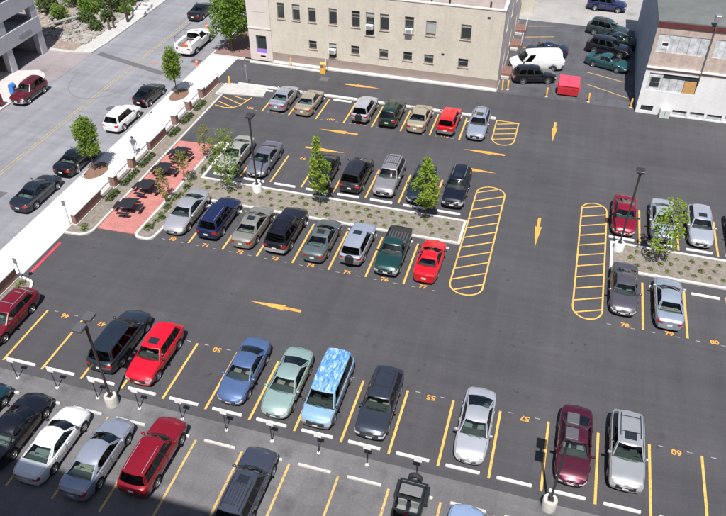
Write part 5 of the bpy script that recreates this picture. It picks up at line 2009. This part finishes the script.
C = lambda r_, g_, b_: srgb(r_, g_, b_)
SILVER, SILVERB, GREYD = C(172, 172, 176), C(160, 172, 190), C(98, 98, 104)
BLACK, NAVY, DKGREEN = C(22, 23, 28), C(28, 38, 72), C(22, 52, 46)
S_, N_ = -90, 90
row0 = lambda i, dx=0.0: SW * (i + 0.5) + dx
g0 = 'cars in the lower numbered row'
car('station_wagon', 'maroon station wagon with roof rails at the end of the row beside the brick wall', 'car', 'wagon', -1.62, 2.75, S_, C(122, 14, 34), g0, .25, rack='silver', L=4.9, sunroof=False, interior=M_INT_G)
car('minivan', 'dark blue green minivan parked nose out in front of the twin lamp post', 'minivan', 'minivan', 6.5, 3.0, N_, C(40, 50, 62), g0, .4, L=4.95, dark=True, interior=M_INT_G)
car('suv', 'bright red off road wagon with sunroof beside the dark minivan', 'SUV', 'suv', 9.22, 2.55, S_, C(205, 10, 38), g0, .1, H=1.66, L=4.5, sunroof=True, interior=M_INT_T)
car('sedan', 'medium blue sedan facing the signs in stall 51', 'car', 'sedan', 14.98, 2.85, S_, C(88, 112, 154), g0, .4, L=4.75, interior=M_INT_T)
car('sedan', 'pale mint green sedan beside the blue sedan', 'car', 'sedan', 17.8, 2.72, S_, C(150, 174, 170), g0, .35, L=4.85, W=1.83, interior=M_INT_T)
m_, nt_, b_ = _nodes('peeling_blue_roof')
tc_ = nt_.nodes.new('ShaderNodeTexCoord')
c_ = ramp_of(nt_, noise(nt_, tc_.outputs['Object'], 3.4, 10.0, 0.85, (0.6, 2.2, 1.0)), [(0.41, C(44, 100, 160)), (0.52, C(96, 150, 196)), (0.60, C(212, 220, 226))])
nt_.links.new(c_, b_.inputs['Base Color'])
b_.inputs['Roughness'].default_value = 0.7
car('van', 'passenger van with peeling blue and white roof', 'van', 'van', 20.32, 2.75, S_, C(136, 170, 196), g0, .2, roofcol=m_, L=4.95, W=1.88, H=1.88, dark=True, bumper=M_CLAD, clad=M_CLAD)
car('station_wagon', 'dark grey wagon with long roof rack in stall 54', 'car', 'suv', 23.42, 2.75, S_, C(62, 68, 80), g0, .5, H=1.62, L=4.75, W=1.86, rack='black', dark=True)
car('sedan', 'pale silver sedan alone between two empty stalls', 'car', 'sedan', 28.92, 2.72, S_, C(196, 197, 203), g0, .5, L=4.75, interior=M_INT_G)
car('sedan', 'dark maroon sedan beside the twin headed lamp post', 'car', 'sedan', 34.28, 2.9, S_, C(84, 22, 44), g0, .4, L=4.8, interior=M_INT_G)
car('suv', 'silver off road wagon with roof rails and sunroof beside the dark maroon sedan', 'SUV', 'suv', 37.0, 3.25, S_, C(178, 180, 182), g0, .5, L=4.7, H=1.72, rack='black', sunroof=True, dark=True)
gB = 'cars in the lower lot'
bx = lambda k_, dx=0.0: 7.24 + 2.765 * k_ + dx
car('sedan', 'teal car mostly cut off at the corner of the lower lot', 'car', 'sedan', bx(-2, -.1), -4.55, N_, C(18, 66, 78), gB, .4)
car('sedan', 'black sedan with long hood between the teal car and the white sedan', 'car', 'sedan', bx(-1, -.08), -4.65, N_, C(20, 20, 30), gB, .3, L=4.95, W=1.86)
car('coupe', 'white sedan with rounded roof in the lower lot', 'car', 'sedan', bx(0, -.18), -4.85, N_, C(226, 228, 230), gB, .05, L=4.85, H=1.38)
car('sedan', 'silver blue sedan between the white sedan and the tall red wagon', 'car', 'sedan', bx(1, -.13), -4.95, N_, C(166, 171, 186), gB, .5, L=4.95, interior=M_INT_T)
car('suv', 'dark red off road wagon with black roof rails in the lower lot', 'SUV', 'suv', bx(2, -.05), -4.1, N_, C(142, 12, 34), gB, .3, L=4.65, H=1.72, rack='rails', dark=True)
car('suv', 'dark grey wagon with slatted roof rack in the lower lot', 'SUV', 'suv', bx(4, -.02), -4.6, N_, C(74, 78, 92), gB, .4, L=4.75, H=1.7, rack='slats', dark=True, sunroof=True)
car('sedan', 'pale blue car cut off at the edge of the lower lot', 'car', 'sedan', bx(8, .05), -4.75, N_, C(158, 180, 214), gB, .3, L=4.7)
g3 = 'cars in the row numbered 70 and up'
r3 = lambda n, dx=0.0: R3X + SW * (n - 70 - 0.5) + dx
car('sedan', 'silver sedan at the island end in stall 70', 'car', 'sedan', r3(70, -.1), 16.55, S_, C(186, 186, 190), g3, .5, L=5.0, W=1.86)
car('suv', 'dark navy wagon with silver roof rails in stall 71', 'SUV', 'suv', r3(71, -.1), 16.5, N_, C(30, 40, 82), g3, .35, H=1.66, L=4.65, rack='rails', dark=True)
car('sedan', 'beige grey sedan with sunroof in stall 72', 'car', 'sedan', r3(72, .02), 16.3, N_, C(158, 155, 146), g3, .5, sunroof=True, interior=M_INT_T)
car('suv', 'long black off road wagon in stall 73', 'SUV', 'suv', r3(73, -.1), 16.45, N_, C(24, 22, 32), g3, .3, L=4.95, W=1.9, H=1.82, dark=True, bumper=M_CLADL, rack='black')
car('sedan', 'grey green sedan with sunroof in stall 74', 'car', 'sedan', r3(74, .08), 16.2, N_, C(104, 114, 116), g3, .45, L=4.65, sunroof=True)
car('suv', 'pale blue compact off road wagon with spare wheel in stall 75', 'SUV', 'suv', r3(75, .02), 16.45, N_, C(174, 181, 196), g3, .45, L=4.35, W=1.76, H=1.68, sunroof=True, spare='cover', clad=M_CLAD, dark=True)
car('pickup_truck', 'dark green pickup truck with open bed in stall 76', 'pickup', 'pickup', r3(76, .0), 16.25, S_, C(26, 66, 64), g3, .3, L=4.75, bumper=M_CHROME)
car('coupe', 'bright red coupe beside the yellow hatched oval', 'car', 'coupe', r3(77, -.02), 16.1, N_, C(212, 14, 32), g3, .1, L=4.35)
g2 = 'cars on the far side of the island'
r2 = lambda i, dx=0.0: R2X + SW * (i - 1.5) + dx
car('sedan', 'pale cream sedan behind the sparse tree in the island corner', 'car', 'sedan', r2(0, .0), 25.45, S_, C(176, 178, 168), g2, .4, L=4.9)
car('sedan', 'slate grey sedan behind the single lamp post', 'car', 'sedan', r2(1, -.02), 25.35, S_, C(124, 124, 136), g2, .5, L=4.7)
car('hatchback', 'dark green car hidden behind a slim pale tree', 'car', 'hatch', r2(3, .0), 25.0, S_, C(26, 40, 38), g2, .3)
car('minivan', 'charcoal minivan parked tail towards the island', 'minivan', 'minivan', r2(4, -.02), 25.25, N_, C(46, 46, 52), g2, .4, L=4.55, dark=True)
car('suv', 'silver grey off road wagon with roof rack beside the charcoal minivan', 'SUV', 'suv', r2(5, .0), 25.5, S_, C(160, 156, 160), g2, .5, L=4.75, H=1.74, rack='slats', dark=True)
car('sedan', 'dark blue green sedan behind the leafy island tree', 'car', 'sedan', r2(6, .0), 25.35, S_, C(34, 48, 58), g2, .35)
car('suv', 'glossy black off road wagon beside the long hatched oval', 'SUV', 'suv', r2(7, .12), 25.55, S_, C(20, 24, 40), g2, .3, L=4.75, rack='rails', sunroof=True, dark=True)
g1 = 'cars in the far row below the cream building'
r1 = lambda i, dx=0.0: R1X + SW * (i - 0.5) + dx
car('sedan', 'silver blue sedan, first car in the far row', 'car', 'sedan', r1(1, .12), 36.35, N_, C(166, 171, 181), g1, .5, L=4.5)
car('sedan', 'champagne sedan next to the silver blue sedan in the far row', 'car', 'sedan', r1(2, .05), 36.2, N_, C(176, 166, 148), g1, .45, L=4.5)
car('suv', 'silver off road wagon with tailgate spare wheel in the far row', 'SUV', 'suv', r1(4, .12), 36.2, N_, C(188, 190, 198), g1, .45, L=4.2, W=1.72, H=1.68, spare='cover', clad=M_CLAD, dark=True)
car('suv', 'dark green off road wagon in the far row', 'SUV', 'suv', r1(5, .05), 36.2, N_, C(22, 52, 44), g1, .3, L=4.4, H=1.66, dark=True)
car('sedan', 'gold beige sedan between dark green and red cars of the far row', 'car', 'sedan', r1(6, .02), 36.1, N_, C(182, 170, 148), g1, .45, L=4.6)
car('suv', 'bright red compact off road wagon in the far row', 'SUV', 'suv', r1(7, .0), 36.25, N_, C(212, 14, 30), g1, .1, L=4.25, W=1.74, H=1.62, clad=M_CLAD, dark=True)
car('suv', 'pale blue silver wagon with roof rack at the end of the far row', 'SUV', 'wagon', r1(8, .0), 36.35, S_, C(162, 171, 186), g1, .45, L=4.6, H=1.56, rack='black', sunroof=True)
gR = 'cars round the short island'
rr3 = lambda n, dx=0.0: RRX + SW * (n - 78 - 0.5) + dx
car('sedan', 'dark red sedan behind the lamp post of the short island', 'car', 'sedan', rr3(78, -.05), 25.45, S_, C(132, 10, 38), gR, .2, L=4.4)
car('sedan', 'pale silver sedan behind the open branched tree', 'car', 'sedan', rr3(79, .0), 25.6, S_, C(176, 188, 198), gR, .45, L=4.6)
car('station_wagon', 'silver wagon with sunroof, two stalls from the dark red sedan', 'car', 'wagon', rr3(80, -.05), 25.6, S_, C(184, 188, 197), gR, .45, L=4.45, sunroof=True)
car('sedan', 'olive grey car at the lot edge beyond the silver wagon', 'car', 'sedan', rr3(81, .05), 25.5, S_, C(120, 122, 110), gR, .4)
car('sedan', 'dark grey sedan beside the lamp post end of the short island, stall 78', 'car', 'sedan', rr3(78, .02), 16.75, S_, C(98, 94, 102), gR, .5, L=4.7)
car('sedan', 'light blue sedan showing its trunk in stall 79', 'car', 'sedan', rr3(79, .12), 16.2, N_, C(168, 178, 194), gR, .45, L=4.75)
gS = 'vehicles parked along the street'
ZS = -0.12
car('sedan', 'dark blue grey sedan parked at the sidewalk opposite the driveway brick wall', 'car', 'sedan', -8.72, 15.75, N_, C(34, 42, 54), gS, .4, z=ZS, interior=M_INT_G, L=4.8)
car('sedan', 'black sedan behind the dense street tree', 'car', 'sedan', -8.5, 21.0, N_, C(20, 22, 28), gS, .3, z=ZS, L=4.6)
car('suv', 'white boxy off road wagon parked at the sidewalk', 'SUV', 'suv', -8.45, 28.45, N_, C(228, 228, 228), gS, .05, z=ZS, L=4.25, W=1.78, H=1.66, dark=True)
car('hatchback', 'small rounded black car in front of the white boxy wagon', 'car', 'hatch', -8.5, 33.55, N_, C(18, 20, 26), gS, .3, z=ZS, L=4.15)
car('suv', 'maroon off road wagon with silver lower body across the street', 'SUV', 'suv', -20.1, 30.55, S_, C(92, 14, 32), gS, .25, z=ZS, L=4.1, W=1.72, H=1.68, clad=M_CLADL, dark=True)
car('sedan', 'dark sedan with red tail lights driving up the street', 'car', 'sedan', -13.3, 55.0, N_, C(24, 24, 30), gS, .3, z=ZS, L=4.8)
# utility truck: pickup with white service body, rack and cones on board
ut = car('utility_truck', 'white utility truck with ladder rack and orange gear in the road', 'truck', 'pickup', -9.75, 46.2, N_, C(226, 228, 228), gS, .05, z=ZS, L=5.9, W=2.0, H=1.85)
for sy in (-1, 1):
    MB().cbox(-2.85, -0.5, min(sy * .62, sy * 1.03), max(sy * .62, sy * 1.03), 0.75, 1.5, .03).build('tool_locker', M_WHITE, ut)
mb = MB()
for sx in (-2.7, -0.55):
    for sy in (-.9, .9):
        mb.tube([(sx, sy, 1.5), (sx, sy, 2.15)], .03, 6)
    mb.tube([(sx, -.95, 2.15), (sx, .95, 2.15)], .03, 6)
for sy in (.9,):
    mb.tube([(-2.8, sy, 2.17), (1.2, sy, 2.17)], .03, 6)
mb.build('ladder_rack', M_GREYM, ut)
for k_ in range(3):
    MB().lathe([(.18, .72), (.18, .76), (.13, .76), (.04, 1.4), (0, 1.41)], 10, -2.5 + .12 * k_, -.3 + .3 * k_).build('loaded_cone', MATS['cone_orange'], ut, 40)
MB().cbox(-2.0, -.8, -.45, .45, .72, 1.05, .03).build('cargo', mat('pale_crate', (.45, .4, .36), .8), ut)
gA = 'vehicles in the alley'
car('cargo_van', 'white cargo van with plain sides in the alley', 'van', 'van', 27.55, 50.8, 200, C(232, 232, 232), gA, .02, L=5.5, H=2.05, panel_sides=True, bumper=M_CLAD)
car('hatchback', 'black hatchback parked in front of the white cargo van', 'car', 'suv', 27.55, 47.9, 17, C(18, 20, 26), gA, .3, L=4.3, W=1.78, H=1.6, dark=True)
car('sedan', 'dark blue car mostly hidden behind the white cargo van', 'car', 'sedan', 28.3, 54.6, 190, C(40, 50, 72), gA, .35, L=4.4)
car('sedan', 'teal green sedan in the angled alley stalls', 'car', 'sedan', 34.75, 53.35, -20, C(44, 92, 98), gA, .35, L=4.5)
car('suv', 'long black off road wagon next to the teal green sedan', 'SUV', 'suv', 34.75, 56.9, -14, C(22, 24, 34), gA, .3, L=4.7, rack='black', dark=True)
car('sedan', 'dark car squeezed between black and grey green off road wagons', 'car', 'sedan', 35.9, 59.4, -14, C(28, 44, 46), gA, .3, L=4.5)
car('suv', 'grey green off road wagon with roof rack in the alley', 'SUV', 'suv', 34.5, 62.2, -14, C(58, 74, 74), gA, .35, L=4.5, rack='slats')
car('suv', 'dark blue off road wagon in the pale yard beyond the alley', 'SUV', 'suv', 34.2, 70.3, -2, C(34, 44, 92), gA, .35, L=4.6, dark=True)

# open off road vehicle with roll cage, spare wheel on its tail (tail points away from the viewer)
jt = thing('off_road_vehicle', 'open dark off road vehicle with roll bars and rear spare wheel', 'off road vehicle', (bx(7, -.08), -3.75, 0), math.radians(S_), gB)
MJ = paint(C(34, 40, 42), .2)
mb = MB()
for sy in (-1, 1):
    y0, y1 = sorted((sy * .62, sy * .74))
    mb.cbox(-1.75, 0.45, y0, y1, .45, 1.0, .03)
mb.cbox(-1.78, -1.66, -.74, .74, .45, 1.0, .03)
mb.cbox(-1.7, 0.5, -.62, .62, .42, .50, .02)
mb.build('tub', MJ, jt)
mb = MB()
mb.v = [(.45, -.62, 1.02), (1.75, -.48, .95), (1.75, .48, .95), (.45, .62, 1.02), (.45, -.62, .5), (1.78, -.48, .5), (1.78, .48, .5), (.45, .62, .5)]
mb.f = [(0, 1, 2, 3), (4, 5, 1, 0), (5, 6, 2, 1), (6, 7, 3, 2), (7, 4, 0, 3), (7, 6, 5, 4)]
mb.build('hood', MJ, jt)
for sy in (-1, 1):
    y0, y1 = sorted((sy * .52, sy * .86))
    for xx in (-1.25, 1.2):
        MB().cbox(xx - .5, xx + .5, y0 + (.17 if sy < 0 else .18) * 0, y1, .78, .84, .03).build('fender', M_TRIM, jt)
mb = MB()
for sy in (-.66, .66):
    mb.tube([(-1.6, sy, 1.0), (-1.15, sy * .95, 1.68), (-.25, sy * .95, 1.70), (.38, sy * .93, 1.58), (.55, sy * .95, 1.0)], .04, 6)
for xx, zz in ((-1.15, 1.68), (-.25, 1.70), (.38, 1.58)):
    mb.tube([(xx, -.62, zz), (xx, .62, zz)], .04, 6)
mb.tube([(-.25, -.62, 1.70), (-.25, -.66, .6)], .04, 6)
mb.tube([(-.25, .62, 1.70), (-.25, .66, .6)], .04, 6)
mb.build('roll_cage', M_TRIM, jt)
mb = MB()
mb.v = [(.58, -.62, 1.03), (.58, .62, 1.03), (.40, .60, 1.52), (.40, -.60, 1.52)]
mb.f = [(0, 1, 2, 3)]
mb.build('windshield', M_GLASS, jt)
mb = MB()
mb.tube([(.58, -.66, 1.0), (.39, -.63, 1.56), (.39, .63, 1.56), (.58, .66, 1.0)], .035, 6)
mb.build('windshield_frame', MJ, jt)
MB().cbox(-1.62, -.85, -.6, .6, 1.02, 1.08, .02).build('rear_deck_cover', M_CLAD, jt)
for xx in (-.35, ):
    for sy in (-.32, .32):
        m2 = MB().cbox(xx - .05, xx + .45, sy - .24, sy + .24, .55, .80, .05)
        m2.cbox(xx - .18, xx, sy - .23, sy + .23, .75, 1.35, .05)
        m2.build('seat', M_INT_G, jt, 40)
MB().cbox(.1, .3, -.08, .08, .5, 1.05, .03).build('red_bag', mat('red_cloth', (.5, .03, .03), .8), jt)
tyre, rim, disc = wheel_meshes(.38, .25)
for xx in (-1.25, 1.2):
    for sy in (-1, 1):
        o = link('wheel', tyre, None, jt)
        o.location = (xx, sy * .74, .38)
        o.rotation_euler = (0, 0, 0 if sy > 0 else PI)
        link('rim', rim, None, o)
        link('brake_disc', disc, None, o)
o = link('spare_wheel', tyre, None, jt)
o.location = (-1.93, 0, .95)
o.rotation_euler = (0, 0, PI / 2)
link('rim', rim, None, o)
for sy in (-.55, .55):
    MB().cbox(-1.82, -1.77, sy - .07, sy + .07, .7, .85, .01).build('tail_light', M_TAILL, jt)
    MB().lathe([(0, 1.70), (.09, 1.72), (.10, 1.80)], 12, 0, 0).mesh('x')
    MB().cbox(1.76, 1.80, sy * .6 - .09, sy * .6 + .09, .70, .88, .02).build('headlight', M_HEADL, jt)
MB().cbox(1.82, 1.98, -.75, .75, .45, .58, .02).build('front_bumper', M_TRIM, jt)

# ------------------------------------------------------------------ the person on the sidewalk
def person(x, y, rz):
    t = thing('person', 'person in grey blue shirt and pale jeans walking on the sidewalk', 'person', (x, y, 0.02), rz)
    J = {'pel': (0, 0, .95, .13), 'bel': (0, 0, 1.08, .125), 'che': (.01, 0, 1.28, .15), 'nec': (.015, 0, 1.46, .06), 'hea': (.03, 0, 1.56, .085), 'cro': (.03, 0, 1.68, .085)}
    E_ = [('pel', 'bel'), ('bel', 'che'), ('che', 'nec'), ('nec', 'hea'), ('hea', 'cro')]
    for s, sd in ((1, 'l'), (-1, 'r')):
        sw = .14 * s
        J['hip' + sd] = (0, .095 * s, .90, .10)
        J['kne' + sd] = (.06 + .10 * s, .10 * s, .50, .065)
        J['ank' + sd] = (-.04 + .20 * s, .10 * s, .09, .045)
        J['toe' + sd] = (.13 + .20 * s, .11 * s, .045, .04)
        J['sho' + sd] = (.01, .19 * s, 1.40, .06)
        J['elb' + sd] = (-.02 - .08 * s, .24 * s, 1.13, .045)
        J['wri' + sd] = (.05 - .14 * s, .245 * s, .90, .032)
        J['pal' + sd] = (.07 - .15 * s, .245 * s, .83, .034)
        E_ += [('pel', 'hip' + sd), ('hip' + sd, 'kne' + sd), ('kne' + sd, 'ank' + sd), ('ank' + sd, 'toe' + sd), ('che', 'sho' + sd), ('sho' + sd, 'elb' + sd), ('elb' + sd, 'wri' + sd), ('wri' + sd, 'pal' + sd)]
        px_, py_, pz_, _ = J['pal' + sd]
        for k_, (dx, ln) in enumerate(((-.03, .075), (-.01, .09), (.01, .085), (.03, .065))):
            J['f%d%s' % (k_, sd)] = (px_ + dx, py_, pz_ - .045, .010)
            J['g%d%s' % (k_, sd)] = (px_ + dx + .008, py_ - .012 * s, pz_ - .045 - ln * .6, .008)
            E_ += [('pal' + sd, 'f%d%s' % (k_, sd)), ('f%d%s' % (k_, sd), 'g%d%s' % (k_, sd))]
        J['th' + sd] = (px_ + .05, py_ - .01 * s, pz_ - .02, .011)
        J['tj' + sd] = (px_ + .065, py_ - .015 * s, pz_ - .06, .009)
        E_ += [('pal' + sd, 'th' + sd), ('th' + sd, 'tj' + sd)]
    names = list(J)
    me = bpy.data.meshes.new('body')
    me.from_pydata([J[n][:3] for n in names], [(names.index(a), names.index(b)) for a, b in E_], [])
    o = bpy.data.objects.new('tmp', me)
    COL.objects.link(o)
    sk = o.modifiers.new('skin', 'SKIN')
    o.modifiers.new('sub', 'SUBSURF').levels = 1
    for i, n in enumerate(names):
        sv = me.skin_vertices[0].data[i]
        sv.radius = (J[n][3], J[n][3] * (1.25 if n in ('che', 'bel', 'pel') else 1))
        sv.use_root = n == 'pel'
    dg = bpy.context.evaluated_depsgraph_get()
    bm_ = bpy.data.meshes.new_from_object(o.evaluated_get(dg))
    bpy.data.objects.remove(o)
    skin = mat('skin', (.42, .26, .19), .6)
    shirt = mat('shirt_grey_blue', (.14, .16, .21), .85)
    jeans = mat('pale_jeans', (.42, .48, .58), .85)
    shoe = mat('dark_shoe', (.03, .03, .03), .6)
    bm_.materials.clear()
    for q in (shirt, jeans, skin, shoe):
        bm_.materials.append(q)
    for p in bm_.polygons:
        c = p.center
        p.use_smooth = True
        if c.z > 1.46:
            p.material_index = 2
        elif abs(c.y) > .17 and c.z < 1.12:
            p.material_index = 2
        elif c.z < .09:
            p.material_index = 3
        elif c.z < .99:
            p.material_index = 1
    link('body', bm_, None, t)
    mb = MB()
    mb.lathe([(.097, .0), (.103, .05), (.085, .10), (.045, .125), (0, .13)], 12, .018, 0, 1.62)
    mb.build('hair', mat('dark_hair', (.03, .022, .018), .7), t, 60)
    mb = MB().cbox(.105, .135, -.012, .012, 1.56, 1.60, .005)
    mb.build('nose', skin, t)
    for s in (-1, 1):
        MB().cbox(.105, .118, s * .035 - .012, s * .035 + .012, 1.605, 1.62, .003).build('eye', shoe, t)
        MB().cbox(.01, .05, s * .092 - .008, s * .092 + .008, 1.56, 1.62, .005).build('ear', skin, t)
    MB().cbox(.104, .114, -.025, .025, 1.515, 1.525, .003).build('mouth', mat('lip', (.35, .12, .1), .6), t)


person(-4.5, 23.75, math.radians(-70))
